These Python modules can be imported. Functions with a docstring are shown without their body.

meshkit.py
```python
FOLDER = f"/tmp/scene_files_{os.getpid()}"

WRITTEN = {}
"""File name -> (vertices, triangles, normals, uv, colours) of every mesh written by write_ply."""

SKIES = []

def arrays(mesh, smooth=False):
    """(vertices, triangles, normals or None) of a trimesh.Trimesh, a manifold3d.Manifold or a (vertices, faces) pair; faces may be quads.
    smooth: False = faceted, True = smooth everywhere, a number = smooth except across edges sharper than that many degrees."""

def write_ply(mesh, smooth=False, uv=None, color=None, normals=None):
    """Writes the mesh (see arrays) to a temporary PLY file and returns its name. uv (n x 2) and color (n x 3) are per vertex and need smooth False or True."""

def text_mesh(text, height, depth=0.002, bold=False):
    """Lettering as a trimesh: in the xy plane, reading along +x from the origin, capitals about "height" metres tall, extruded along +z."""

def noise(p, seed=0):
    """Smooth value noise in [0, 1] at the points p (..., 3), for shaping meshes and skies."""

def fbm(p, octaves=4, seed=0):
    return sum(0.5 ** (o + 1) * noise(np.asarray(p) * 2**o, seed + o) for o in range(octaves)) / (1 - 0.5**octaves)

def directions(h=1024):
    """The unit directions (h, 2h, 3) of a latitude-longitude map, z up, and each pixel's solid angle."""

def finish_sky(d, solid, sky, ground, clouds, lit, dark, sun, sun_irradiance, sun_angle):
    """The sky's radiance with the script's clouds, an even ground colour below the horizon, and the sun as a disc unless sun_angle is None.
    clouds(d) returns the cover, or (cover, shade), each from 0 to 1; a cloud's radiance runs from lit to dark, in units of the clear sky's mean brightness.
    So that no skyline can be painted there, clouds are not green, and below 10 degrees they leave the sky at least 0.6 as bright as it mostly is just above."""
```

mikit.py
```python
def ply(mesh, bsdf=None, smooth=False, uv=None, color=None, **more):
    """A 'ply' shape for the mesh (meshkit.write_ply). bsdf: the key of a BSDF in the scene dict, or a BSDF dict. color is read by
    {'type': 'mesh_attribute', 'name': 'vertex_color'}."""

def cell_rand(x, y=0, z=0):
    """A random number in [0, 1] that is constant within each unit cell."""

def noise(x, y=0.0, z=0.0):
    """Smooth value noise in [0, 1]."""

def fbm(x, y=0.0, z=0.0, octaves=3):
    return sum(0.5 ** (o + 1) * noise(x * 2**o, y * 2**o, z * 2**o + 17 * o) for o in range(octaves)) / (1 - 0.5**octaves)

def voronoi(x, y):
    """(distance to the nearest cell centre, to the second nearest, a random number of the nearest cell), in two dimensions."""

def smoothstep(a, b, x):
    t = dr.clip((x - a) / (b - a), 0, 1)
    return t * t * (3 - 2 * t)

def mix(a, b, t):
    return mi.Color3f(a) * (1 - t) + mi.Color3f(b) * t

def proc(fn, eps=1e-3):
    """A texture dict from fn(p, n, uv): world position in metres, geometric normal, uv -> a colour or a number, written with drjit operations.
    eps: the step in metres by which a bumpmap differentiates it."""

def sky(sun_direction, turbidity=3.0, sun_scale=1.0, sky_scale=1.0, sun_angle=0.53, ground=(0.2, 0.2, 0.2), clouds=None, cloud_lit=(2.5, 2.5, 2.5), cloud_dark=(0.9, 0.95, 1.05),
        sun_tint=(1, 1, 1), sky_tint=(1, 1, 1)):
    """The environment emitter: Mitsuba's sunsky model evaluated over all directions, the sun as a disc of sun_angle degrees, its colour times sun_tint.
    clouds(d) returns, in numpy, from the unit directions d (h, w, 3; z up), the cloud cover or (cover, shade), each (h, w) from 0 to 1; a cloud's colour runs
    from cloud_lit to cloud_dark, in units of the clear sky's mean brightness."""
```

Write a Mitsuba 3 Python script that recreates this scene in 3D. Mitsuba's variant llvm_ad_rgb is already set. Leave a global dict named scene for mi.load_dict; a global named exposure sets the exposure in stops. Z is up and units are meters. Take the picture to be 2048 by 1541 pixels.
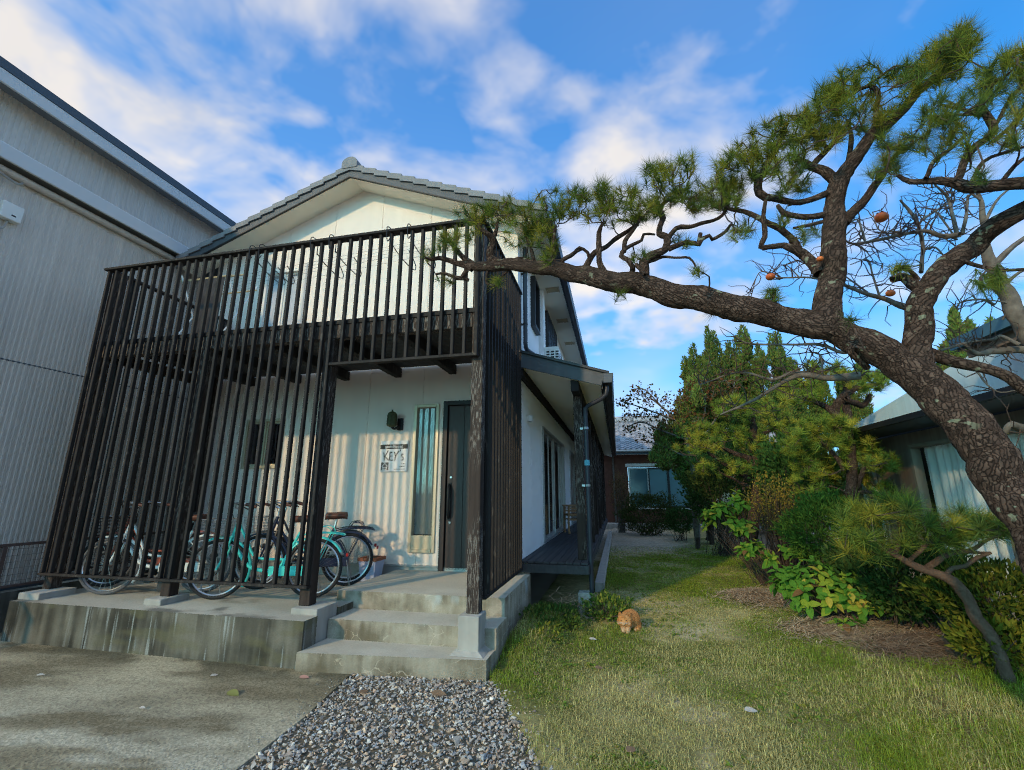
import math, numpy as np, trimesh, mitsuba as mi, mikit, meshkit
import drjit as dr
from mikit import proc, noise, fbm, voronoi, smoothstep, mix, cell_rand
from shapely.geometry import Polygon, box as sbox, LineString
from shapely import affinity
from scipy.spatial import cKDTree
T = mi.ScalarTransform4f

# ------------------------------------------------------------------ camera, sky, exposure
YAW, PITCH, FPX, EYE = 0.2234, 0.2357, 905.0, np.array([0.0, 0.0, 1.62])
FWD = np.array([-math.sin(YAW) * math.cos(PITCH), math.cos(YAW) * math.cos(PITCH), math.sin(PITCH)])
RGT = np.array([math.cos(YAW), math.sin(YAW), 0.0])
UPV = np.cross(RGT, FWD)
scene, labels = {}, {}
scene['camera'] = {'type': 'perspective', 'fov': 2 * math.degrees(math.atan(1024 / FPX)), 'fov_axis': 'x', 'near_clip': 0.05, 'far_clip': 3000.0,
                   'to_world': T().look_at(origin=EYE.tolist(), target=(EYE + FWD).tolist(), up=UPV.tolist())}
SUN_AZ, SUN_EL = math.radians(26.0), math.radians(21.0)
SUN = [-math.sin(SUN_AZ) * math.cos(SUN_EL), -math.cos(SUN_AZ) * math.cos(SUN_EL), math.sin(SUN_EL)]
exposure = 3.8


def clouds(d):
    z = np.maximum(d[..., 2], 0.0)
    q = np.stack([d[..., 0] / (z + 0.22), d[..., 1] / (z + 0.22), z * 0.4], -1)
    a = math.radians(28)                                   # a faint grain from lower left to upper right
    r = np.stack([q[..., 0] * math.cos(a) + q[..., 1] * math.sin(a), -q[..., 0] * math.sin(a) + q[..., 1] * math.cos(a), q[..., 2]], -1)
    w = np.stack([meshkit.fbm(r * 1.9 + 3.1 + 7 * k, 4, 5 + k) - 0.5 for k in range(3)], -1)
    broad = meshkit.fbm(r * [0.9, 1.1, 1] + w * 0.7 + [4.2, 1.7, 0], 3, 11)
    puffs = meshkit.fbm(r * [3.0, 3.9, 2.6] + w * 1.2 + 2.0, 7, 23)
    wisps = meshkit.fbm(r * [9.0, 12.0, 7] + w * 3.2, 5, 31)
    c = broad * 0.46 + puffs * 0.66 + wisps * 0.40
    c = np.clip((c - 0.715) / 0.28, 0, 1)
    c = 0.13 * np.clip((broad - 0.35) * 2.5, 0, 1) + 0.88 * c ** 1.15
    low = np.clip((0.42 - z) / 0.42, 0, 1)                 # more, thicker cloud towards the horizon
    bank = np.clip((meshkit.fbm(q * [1.1, 1.1, 3] + w * 0.8 + 9.0, 5, 41) - 0.40) * 3.2, 0, 1) * low ** 0.8
    c = np.clip(np.maximum(c, bank * 0.96), 0, 0.97)
    s = np.clip((meshkit.fbm(r * 2.6 + w + 20, 4, 51) - 0.42) * 2.4, 0, 1) * 0.65
    return c, s


scene['sky'] = mikit.sky(SUN, turbidity=5.0, sun_scale=0.155, sky_scale=0.80, sun_angle=1.8, ground=(0.26, 0.25, 0.22), clouds=clouds,
                         cloud_lit=(1.62, 1.52, 1.42), cloud_dark=(0.95, 0.95, 0.97), sun_tint=(1.0, 0.95, 0.87), sky_tint=(0.15, 0.60, 1.04))


# ------------------------------------------------------------------ helpers
def ray(px, py): return FWD + RGT * (px - 1024) / FPX - UPV * (py - 770.5) / FPX
def ony(px, py, y): d = ray(px, py); return EYE + d * (y / d[1])
def onx(px, py, x): d = ray(px, py); return EYE + d * (x / d[0])
def onz(px, py, z): d = ray(px, py); return EYE + d * ((z - EYE[2]) / d[2])


_used = {}
def numbered(k):
    n = _used.get(k, -1) + 1
    _used[k] = n
    return k if n == 0 else f'{k}_{n:03d}'


def thing(name, label, cat, group=None, kind=None):
    k = numbered(name)
    labels[k] = {'label': label, 'category': cat}
    if group: labels[k]['group'] = group
    if kind: labels[k]['kind'] = kind
    return k


def put(parent, name, mesh, bsdf, smooth=False, label=None, kind=None, at=None, **kw):
    k = numbered(f'{parent}__{name}')
    d = dict(mesh) if isinstance(mesh, dict) else mikit.ply(mesh, bsdf, smooth=smooth, **kw)
    if isinstance(mesh, dict) and bsdf: d['bsdf'] = {'type': 'ref', 'id': bsdf}
    if at is not None: d['to_world'] = at
    scene[k] = d
    if label or kind: labels[k] = {}
    if label: labels[k]['label'] = label
    if kind: labels[k]['kind'] = kind
    return k


def struct(name, mesh, bsdf, label, smooth=False, kind='structure', cat=None, **kw):
    k = numbered(name)
    scene[k] = mikit.ply(mesh, bsdf, smooth=smooth, **kw)
    labels[k] = {'label': label, 'kind': kind}
    if cat: labels[k]['category'] = cat
    return k


def join(*ms):
    vs, fs, o = [], [], 0
    for m in ms:
        v, f = (m.vertices, m.faces) if hasattr(m, 'vertices') else m
        f = np.asarray(f)
        if f.shape[1] == 4: f = np.vstack([f[:, [0, 1, 2]], f[:, [0, 2, 3]]])
        vs.append(np.asarray(v, float)); fs.append(f + o); o += len(v)
    return np.vstack(vs), np.vstack(fs)


BF = np.array([[0, 3, 2, 1], [4, 5, 6, 7], [0, 1, 5, 4], [1, 2, 6, 5], [2, 3, 7, 6], [3, 0, 4, 7]])
BF = np.vstack([BF[:, [0, 1, 2]], BF[:, [0, 2, 3]]])
def box(x0, x1, y0, y1, z0, z1):
    return np.array([[x0, y0, z0], [x1, y0, z0], [x1, y1, z0], [x0, y1, z0], [x0, y0, z1], [x1, y0, z1], [x1, y1, z1], [x0, y1, z1]], float), BF


def bev(x0, x1, y0, y1, z0, z1, c=0.004):
    p = []
    for x, sx in ((x0, 1), (x1, -1)):
        for y, sy in ((y0, 1), (y1, -1)):
            for z, sz in ((z0, 1), (z1, -1)):
                p += [[x + sx * c, y + sy * c, z], [x + sx * c, y, z + sz * c], [x, y + sy * c, z + sz * c]]
    h = trimesh.convex.convex_hull(np.array(p))
    return np.array(h.vertices), np.array(h.faces)


def xf(m, rot=None, move=(0, 0, 0), scale=1.0):
    v, f = (m.vertices, m.faces) if hasattr(m, 'vertices') else m
    v = np.asarray(v, float) * scale
    if rot is not None: v = v @ np.asarray(rot).T
    return v + np.asarray(move, float), np.asarray(f)


def rotz(a): c, s = math.cos(a), math.sin(a); return np.array([[c, -s, 0], [s, c, 0], [0, 0, 1.0]])
def rotx(a): c, s = math.cos(a), math.sin(a); return np.array([[1, 0, 0], [0, c, -s], [0, s, c.real]])
def roty(a): c, s = math.cos(a), math.sin(a); return np.array([[c, 0, s], [0, 1, 0], [-s, 0, c]])


def smoothpath(p, step):
    """Catmull-Rom through the rows of p (any columns), resampled about every step."""
    p = np.asarray(p, float)
    if len(p) < 3:
        n = max(2, int(np.linalg.norm(p[-1, :3] - p[0, :3]) / step) + 1)
        return p[0] + (p[-1] - p[0]) * np.linspace(0, 1, n)[:, None]
    q = np.vstack([2 * p[0] - p[1], p, 2 * p[-1] - p[-2]])
    out = []
    for i in range(1, len(q) - 2):
        n = max(1, int(np.linalg.norm(q[i + 1, :3] - q[i, :3]) / step))
        t = (np.arange(n) / n)[:, None]
        out.append(0.5 * (2 * q[i] + (q[i + 1] - q[i - 1]) * t + (2 * q[i - 1] - 5 * q[i] + 4 * q[i + 1] - q[i + 2]) * t ** 2 + (3 * q[i] - q[i - 1] - 3 * q[i + 1] + q[i + 2]) * t ** 3))
    return np.vstack(out + [p[-1:]])


def tube(pts, rad, sides=6, cap=True, rough=0.0, seed=0, uv=False):
    p = np.asarray(pts, float)
    r = np.broadcast_to(np.asarray(rad, float), (len(p),)).copy()
    t = np.gradient(p, axis=0)
    t /= np.linalg.norm(t, axis=1, keepdims=True) + 1e-12
    a = np.cross(t[0], [0, 0, 1.0] if abs(t[0][2]) < 0.9 else [1.0, 0, 0])
    A = []
    for i in range(len(p)):                               # parallel transport
        a = a - t[i] * (a @ t[i])
        a = a / (np.linalg.norm(a) + 1e-12)
        A.append(a)
    A = np.array(A)
    B = np.cross(t, A)
    ang = np.arange(sides) * 2 * np.pi / sides
    n = np.cos(ang)[None, :, None] * A[:, None] + np.sin(ang)[None, :, None] * B[:, None]
    rr = r[:, None].repeat(sides, 1)
    if rough:
        c = p[:, None] + rr[..., None] * n
        rr = rr * (1 + rough * (meshkit.fbm(c * 14, 3, seed) - 0.5) * 2 + rough * 0.6 * (meshkit.noise(c * 42, seed + 3) - 0.5) * 2)
    v = (p[:, None] + rr[..., None] * n).reshape(-1, 3)
    i, j = np.meshgrid(np.arange(len(p) - 1), np.arange(sides), indexing='ij')
    q = np.stack([i * sides + j, i * sides + (j + 1) % sides, (i + 1) * sides + (j + 1) % sides, (i + 1) * sides + j], -1).reshape(-1, 4)
    f = np.vstack([q[:, [0, 1, 2]], q[:, [0, 2, 3]]])
    if cap:
        k = len(v)
        v = np.vstack([v, p[:1], p[-1:]])
        j = np.arange(sides)
        e = (len(p) - 1) * sides
        f = np.vstack([f, np.stack([(j + 1) % sides, j, j * 0 + k], 1), np.stack([e + j, e + (j + 1) % sides, j * 0 + k + 1], 1)])
    return v, f


def rod(a, b, r, sides=6): return tube([a, b], r, sides)
def arc(cx, cz, r, a0, a1, n=24, y=0.0):
    a = np.radians(np.linspace(a0, a1, n))
    return np.stack([cx + r * np.cos(a), np.full(n, y), cz + r * np.sin(a)], 1)


def ellipsoid(c, r, sub=2):
    m = trimesh.creation.icosphere(sub)
    return np.array(m.vertices) * np.asarray(r) + np.asarray(c), np.array(m.faces)


def extr(poly, y0, y1):
    """A shapely polygon in x, z extruded from y0 to y1."""
    out = []
    for g in getattr(poly, 'geoms', [poly]):
        if g.area < 1e-6: continue
        m = trimesh.creation.extrude_polygon(g, y1 - y0, engine='earcut')
        v = np.array(m.vertices)
        out.append((np.stack([v[:, 0], y1 - v[:, 2], v[:, 1]], 1), np.array(m.faces)))
    return join(*out)


def extrx(poly, x0, x1):
    """A shapely polygon in y, z extruded from x0 to x1."""
    out = []
    for g in getattr(poly, 'geoms', [poly]):
        if g.area < 1e-6: continue
        m = trimesh.creation.extrude_polygon(g, x1 - x0, engine='earcut')
        v = np.array(m.vertices)
        out.append((np.stack([x0 + v[:, 2], v[:, 0], v[:, 1]], 1), np.array(m.faces)))
    return join(*out)


def extrz(poly, z0, z1):
    m = trimesh.creation.extrude_polygon(poly, z1 - z0, engine='earcut')
    v = np.array(m.vertices); v[:, 2] += z0
    return v, np.array(m.faces)


# ------------------------------------------------------------------ materials
def rgb(c): return {'type': 'rgb', 'value': list(c)}
def mat(name, color, rough=0.7, metallic=0.0, spec=0.4, bump=None, bscale=0.004, eps=2e-3, **kw):
    b = {'type': 'principled', 'base_color': rgb(color) if isinstance(color, (tuple, list)) else color, 'roughness': rough, 'metallic': metallic, 'specular': spec, **kw}
    if bump is not None:
        b = {'type': 'bumpmap', 'tex': proc(bump, eps), 'scale': bscale, 'bsdf': b}
    scene[name] = {'type': 'twosided', 'bsdf': b}
    return name


VC = {'type': 'mesh_attribute', 'name': 'vertex_color'}


def siding_c(p, n, uv):
    a = fbm(p.x * 1.3 + p.y, p.y * 1.3, p.z * 1.1, 3)
    s = fbm((p.x + p.y) * 9, p.z * 0.7, 0.0, 3)
    return mix((0.765, 0.675, 0.585), (0.835, 0.75, 0.655), a) * (0.94 + 0.08 * s)
mat('m_siding', proc(siding_c), 0.85, spec=0.25, bump=lambda p, n, uv: fbm((p.x + p.y) * 140, p.z * 140, p.y * 140, 2), bscale=0.0004)
mat('m_siding_side', proc(lambda p, n, uv: mix((0.76, 0.75, 0.73), (0.82, 0.81, 0.79), fbm(p.y * 2, p.z * 2, p.x, 3))), 0.85, spec=0.25)
mat('m_soffit', proc(lambda p, n, uv: mix((0.74, 0.69, 0.57), (0.80, 0.75, 0.63), fbm(p.x * 3, p.y * 3, p.z * 3, 2))), 0.8, spec=0.2)


def timber_c(p, n, uv):
    g = fbm((p.x * 38 + p.y * 41), p.z * 1.6 + (p.x + p.y) * 0.3, p.y * 30, 4)
    k = fbm(p.x * 5 + 3, p.y * 5, p.z * 2.2, 3)
    fl = smoothstep(0.60, 0.74, fbm(p.x * 46, p.y * 46, p.z * 9, 3)) * smoothstep(0.42, 0.6, k)
    c = mix((0.0065, 0.0058, 0.0056), (0.030, 0.0245, 0.0225), g) * (0.7 + 0.6 * cell_rand(dr.floor((p.x + p.y) / 0.137), 3.0, 1.0))
    return mix(c, (0.14, 0.12, 0.10), fl * 0.35)
def timber_b(p, n, uv): return fbm(p.x * 60 + p.y * 63, p.z * 3, p.y * 55, 3)
mat('m_timber', proc(timber_c), 0.75, spec=0.3, bump=timber_b, bscale=0.004)


def post_c(p, n, uv):
    g = fbm((p.x * 38 + p.y * 41), p.z * 1.6, p.y * 30, 4)
    fl = smoothstep(0.50, 0.66, fbm(p.x * 150, p.y * 150, p.z * 16, 4)) * smoothstep(0.44, 0.62, fbm(p.x * 3 + 7, p.y * 3, p.z * 1.2 + 2.0, 3) + 0.10 * smoothstep(1.5, 3.0, p.z))
    c = mix((0.014, 0.010, 0.009), (0.060, 0.042, 0.034), g)
    return mix(c, (0.26, 0.235, 0.205), fl * 0.6)
mat('m_post', proc(post_c), 0.8, spec=0.25, bump=timber_b, bscale=0.006)
mat('m_deck', proc(lambda p, n, uv: mix((0.020, 0.020, 0.024), (0.060, 0.058, 0.062), fbm(p.x * 50, p.y * 1.5, p.z * 20, 4))), 0.6, spec=0.35)


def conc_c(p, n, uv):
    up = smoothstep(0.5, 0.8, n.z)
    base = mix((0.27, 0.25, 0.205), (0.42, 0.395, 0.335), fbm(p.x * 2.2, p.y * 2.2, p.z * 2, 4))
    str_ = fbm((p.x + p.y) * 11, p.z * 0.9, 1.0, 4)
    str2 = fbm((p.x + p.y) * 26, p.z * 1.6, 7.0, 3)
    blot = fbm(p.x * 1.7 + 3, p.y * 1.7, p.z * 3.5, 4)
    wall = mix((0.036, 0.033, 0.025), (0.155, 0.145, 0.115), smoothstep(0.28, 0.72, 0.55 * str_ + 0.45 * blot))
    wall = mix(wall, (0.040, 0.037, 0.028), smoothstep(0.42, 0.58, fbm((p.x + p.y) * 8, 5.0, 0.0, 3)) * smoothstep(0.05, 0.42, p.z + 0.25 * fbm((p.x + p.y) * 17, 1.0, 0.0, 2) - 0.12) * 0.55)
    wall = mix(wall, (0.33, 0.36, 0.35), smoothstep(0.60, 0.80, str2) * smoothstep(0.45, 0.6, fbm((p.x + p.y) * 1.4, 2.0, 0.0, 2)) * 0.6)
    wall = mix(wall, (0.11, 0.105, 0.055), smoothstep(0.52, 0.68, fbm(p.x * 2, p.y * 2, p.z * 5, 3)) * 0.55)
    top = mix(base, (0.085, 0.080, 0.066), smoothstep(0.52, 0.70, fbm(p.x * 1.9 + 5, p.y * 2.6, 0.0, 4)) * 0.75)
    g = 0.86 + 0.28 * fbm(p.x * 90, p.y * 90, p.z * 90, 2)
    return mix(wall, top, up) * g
def grit_b(p, n, uv): return fbm(p.x * 70, p.y * 70, p.z * 70, 3)
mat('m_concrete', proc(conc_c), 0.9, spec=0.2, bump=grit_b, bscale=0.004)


def step_c(p, n, uv):
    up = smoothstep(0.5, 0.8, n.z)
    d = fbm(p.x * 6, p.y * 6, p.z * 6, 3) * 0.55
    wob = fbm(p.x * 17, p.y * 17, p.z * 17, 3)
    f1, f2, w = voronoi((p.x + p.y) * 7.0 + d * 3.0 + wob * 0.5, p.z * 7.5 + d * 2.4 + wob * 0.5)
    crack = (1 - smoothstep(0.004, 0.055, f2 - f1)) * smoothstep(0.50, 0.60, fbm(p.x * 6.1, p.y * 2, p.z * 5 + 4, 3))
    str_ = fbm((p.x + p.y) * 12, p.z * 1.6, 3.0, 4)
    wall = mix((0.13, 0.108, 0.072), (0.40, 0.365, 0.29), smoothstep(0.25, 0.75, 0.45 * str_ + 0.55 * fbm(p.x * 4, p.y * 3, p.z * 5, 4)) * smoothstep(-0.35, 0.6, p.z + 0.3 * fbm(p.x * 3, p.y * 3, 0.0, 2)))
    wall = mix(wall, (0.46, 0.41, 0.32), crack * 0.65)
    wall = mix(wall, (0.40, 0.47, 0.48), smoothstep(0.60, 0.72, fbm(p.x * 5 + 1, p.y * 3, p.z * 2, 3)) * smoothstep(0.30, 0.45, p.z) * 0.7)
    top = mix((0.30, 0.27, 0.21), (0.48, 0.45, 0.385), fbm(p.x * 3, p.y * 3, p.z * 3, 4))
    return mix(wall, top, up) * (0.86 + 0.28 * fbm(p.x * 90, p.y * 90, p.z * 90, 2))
mat('m_steps', proc(step_c), 0.9, spec=0.2, bump=grit_b, bscale=0.003)
mat('m_pier', proc(lambda p, n, uv: mix((0.27, 0.26, 0.23), (0.40, 0.385, 0.35), fbm(p.x * 7, p.y * 7, p.z * 5, 4)) * (0.85 + 0.3 * fbm((p.x + p.y) * 20, p.z * 2, 0.0, 3))), 0.9, spec=0.2, bump=grit_b, bscale=0.002)


def drive_c(p, n, uv):
    big = fbm(p.x * 0.9 + 2, p.y * 1.6, 0.0, 4)
    st = fbm(p.x * 1.2 + p.y * 0.6, p.y * 4.2 - p.x * 0.9, 3.0, 4)
    c = mix((0.175, 0.145, 0.092), (0.355, 0.31, 0.215), smoothstep(0.34, 0.66, big * 0.5 + st * 0.5))
    near = smoothstep(4.1, 1.8, p.y + 0.4 * st)
    c = mix(c, (0.52, 0.49, 0.39), near * smoothstep(0.40, 0.62, st) * 0.75)  # sunlit streaks at the front of the pad painted into the colour
    c = mix(c, (0.055, 0.052, 0.034), smoothstep(3.75, 4.2, p.y) * smoothstep(0.40, 0.6, fbm(p.x * 2.4, p.y * 3, 9.0, 3)) * 0.7)
    f1, f2, w = voronoi(p.x * 75, p.y * 75)
    pit = fbm(p.x * 55, p.y * 55, 0.0, 2)
    return c * (0.60 + 0.50 * w + 0.35 * pit)
mat('m_drive', proc(drive_c), 0.95, spec=0.15, bump=lambda p, n, uv: fbm(p.x * 85, p.y * 85, 0.0, 3), bscale=0.008)


def lawn_c(p, n, uv):
    a = fbm(p.x * 1.1, p.y * 1.1, 0.0, 4)
    b = fbm(p.x * 22, p.y * 22, 0.0, 3)
    c = mix((0.12, 0.12, 0.035), (0.30, 0.26, 0.12), smoothstep(0.3, 0.7, a))
    c = mix(c, (0.40, 0.345, 0.235), smoothstep(0.50, 0.62, a * 0.6 + fbm(p.x * 4, p.y * 4, 3.0, 3) * 0.4) * smoothstep(0.9, 0.2, dr.abs(p.x - 0.45)) * 0.8)
    c = mix(c, (0.30, 0.26, 0.20), smoothstep(11.5, 15.0, p.y + (a - 0.5) * 5) * smoothstep(3.0, 1.2, p.x))
    c = mix(c, (0.13, 0.095, 0.062), smoothstep(1.75, 2.5, p.x + (a - 0.5) * 1.0 - 0.10 * (p.y - 5)))
    return c * (0.6 + 0.8 * b)
mat('m_lawn', proc(lawn_c), 0.95, spec=0.1)
mat('m_yard', proc(lambda p, n, uv: mix((0.32, 0.27, 0.20), (0.44, 0.375, 0.29), fbm(p.x * 2, p.y * 2, 0.0, 4))), 0.95, spec=0.1)  # tone kept pale and warm to bounce fill onto shaded walls and undersides
mat('m_soil', proc(lambda p, n, uv: mix((0.10, 0.085, 0.06), (0.20, 0.175, 0.13), fbm(p.x * 6, p.y * 6, 0.0, 4))), 0.95, spec=0.1)
mat('m_vc', VC, 0.8, spec=0.25)
mat('m_stone', VC, 0.75, spec=0.35)
scene['m_leaf'] = {'type': 'principledthin', 'base_color': VC, 'roughness': 0.5, 'diff_trans': 0.7, 'spec_trans': 0.0}
scene['m_needle'] = {'type': 'principledthin', 'base_color': VC, 'roughness': 0.45, 'diff_trans': 0.35, 'spec_trans': 0.0}


def bark_c(p, n, uv):
    d = fbm(p.x * 22, p.y * 22, p.z * 22, 3) * 3.0
    f1, f2, w = voronoi(uv.x * 62 + d, uv.y * 34 + d * 1.2)
    e = smoothstep(0.02, 0.30, f2 - f1) * (0.55 + 0.45 * smoothstep(0.35, 0.6, fbm(p.x * 30, p.y * 30, p.z * 30, 2)))
    c = mix((0.022, 0.014, 0.011), mix((0.060, 0.038, 0.029), (0.135, 0.092, 0.071), w), e)
    lich = smoothstep(0.67, 0.73, fbm(p.x * 26, p.y * 26, p.z * 26, 3)) * smoothstep(0.5, 0.62, fbm(p.x * 3, p.y * 3, p.z * 3, 2))
    return mix(c, (0.26, 0.29, 0.20), lich * 0.7) * (0.75 + 0.5 * fbm(p.x * 60, p.y * 60, p.z * 60, 2))
def bark_b(p, n, uv):
    d = fbm(p.x * 22, p.y * 22, p.z * 22, 3) * 3.0
    f1, f2, w = voronoi(uv.x * 62 + d, uv.y * 34 + d * 1.2)
    return smoothstep(0.0, 0.3, f2 - f1) + 0.5 * w
mat('m_bark', proc(bark_c), 0.9, spec=0.2, bump=bark_b, bscale=0.008)
mat('m_twig', proc(lambda p, n, uv: mix((0.028, 0.019, 0.016), (0.115, 0.082, 0.066), fbm(p.x * 40, p.y * 40, p.z * 40, 3))), 0.9, spec=0.2)
mat('m_grey_bark', proc(lambda p, n, uv: mix((0.060, 0.050, 0.042), (0.21, 0.19, 0.16), fbm(p.x * 24, p.y * 24, p.z * 20, 4))), 0.9, spec=0.2)

mat('m_tile', proc(lambda p, n, uv: mix((0.17, 0.175, 0.18), (0.24, 0.245, 0.25), fbm(p.x * 4, p.y * 4, p.z * 4, 3))), 0.7, spec=0.25)
mat('m_slate', proc(lambda p, n, uv: mix((0.050, 0.058, 0.066), (0.080, 0.090, 0.100), fbm(p.x * 9, p.y * 2, p.z * 3, 3))), 0.55, spec=0.4)
mat('m_black', (0.012, 0.012, 0.013), 0.5)
mat('m_gutter', (0.022, 0.019, 0.020), 0.4)
mat('m_pipe', (0.035, 0.038, 0.050), 0.4)
mat('m_pipe_grey', (0.075, 0.085, 0.10), 0.4)
mat('m_door', proc(lambda p, n, uv: mix((0.044, 0.025, 0.021), (0.058, 0.034, 0.027), fbm(p.x * 60, p.y * 60, p.z * 2, 3))), 0.5)
mat('m_doorframe', (0.020, 0.014, 0.014), 0.5)
mat('m_champagne', (0.52, 0.44, 0.31), 0.42, metallic=0.35)
mat('m_alu', (0.42, 0.42, 0.40), 0.4, metallic=0.6)
mat('m_chrome', (0.62, 0.62, 0.63), 0.22, metallic=0.95)
mat('m_steel', (0.36, 0.37, 0.38), 0.35, metallic=0.9)
mat('m_white', (0.74, 0.75, 0.74), 0.45)
mat('m_white_warm', (0.70, 0.69, 0.63), 0.5)
mat('m_rubber', (0.016, 0.016, 0.017), 0.75)
mat('m_grey_rubber', (0.10, 0.10, 0.105), 0.75)
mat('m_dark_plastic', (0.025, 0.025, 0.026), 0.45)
mat('m_interior', (0.03, 0.03, 0.032), 0.9, spec=0.1)
mat('m_curtain_dark', (0.15, 0.175, 0.165), 0.9, spec=0.1)
mat('m_bronze', proc(lambda p, n, uv: mix((0.040, 0.046, 0.018), (0.095, 0.10, 0.045), fbm(p.x * 40, p.y * 40, p.z * 40, 3))), 0.5, metallic=0.3)
scene['m_glass'] = {'type': 'thindielectric', 'int_ior': 1.42}
# ------------------------------------------------------------------ ground
def lawn_edge(y):
    """x of the lawn's left edge."""
    return np.where(y < 4.4, -1.21 + (4.4 - y) * 0.54, np.where(y < 6.55, -1.225, -0.36))
def ground_h(x, y):
    x, y = np.asarray(x, float), np.asarray(y, float)
    p = np.stack([x, y, x * 0], -1)
    h = 0.012 + 0.05 * (meshkit.fbm(p * 1.1, 3, 2) - 0.42) + 0.03 * (meshkit.fbm(p * 5, 2, 4) - 0.5)
    h = h + 0.16 * np.exp(-((x + 1.05) / 0.35) ** 2) * np.clip((y - 4.5) / 0.7, 0, 1) * np.clip((7.0 - y) / 0.6, 0, 1)   # soil banked against the concrete
    h = h + 0.06 * np.clip((x - 1.8) / 1.5, 0, 1)
    return np.where(x < lawn_edge(y) + 0.02, -0.035, np.maximum(h, 0.006))


def sheet(x0, x1, y0, y1, nx, ny, fz):
    X, Y = np.meshgrid(np.linspace(x0, x1, nx), np.linspace(y0, y1, ny))
    v = np.stack([X, Y, fz(X, Y)], -1).reshape(-1, 3)
    i, j = np.meshgrid(np.arange(ny - 1), np.arange(nx - 1), indexing='ij')
    return v, np.stack([i * nx + j, i * nx + j + 1, (i + 1) * nx + j + 1, (i + 1) * nx + j], -1).reshape(-1, 4)


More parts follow.
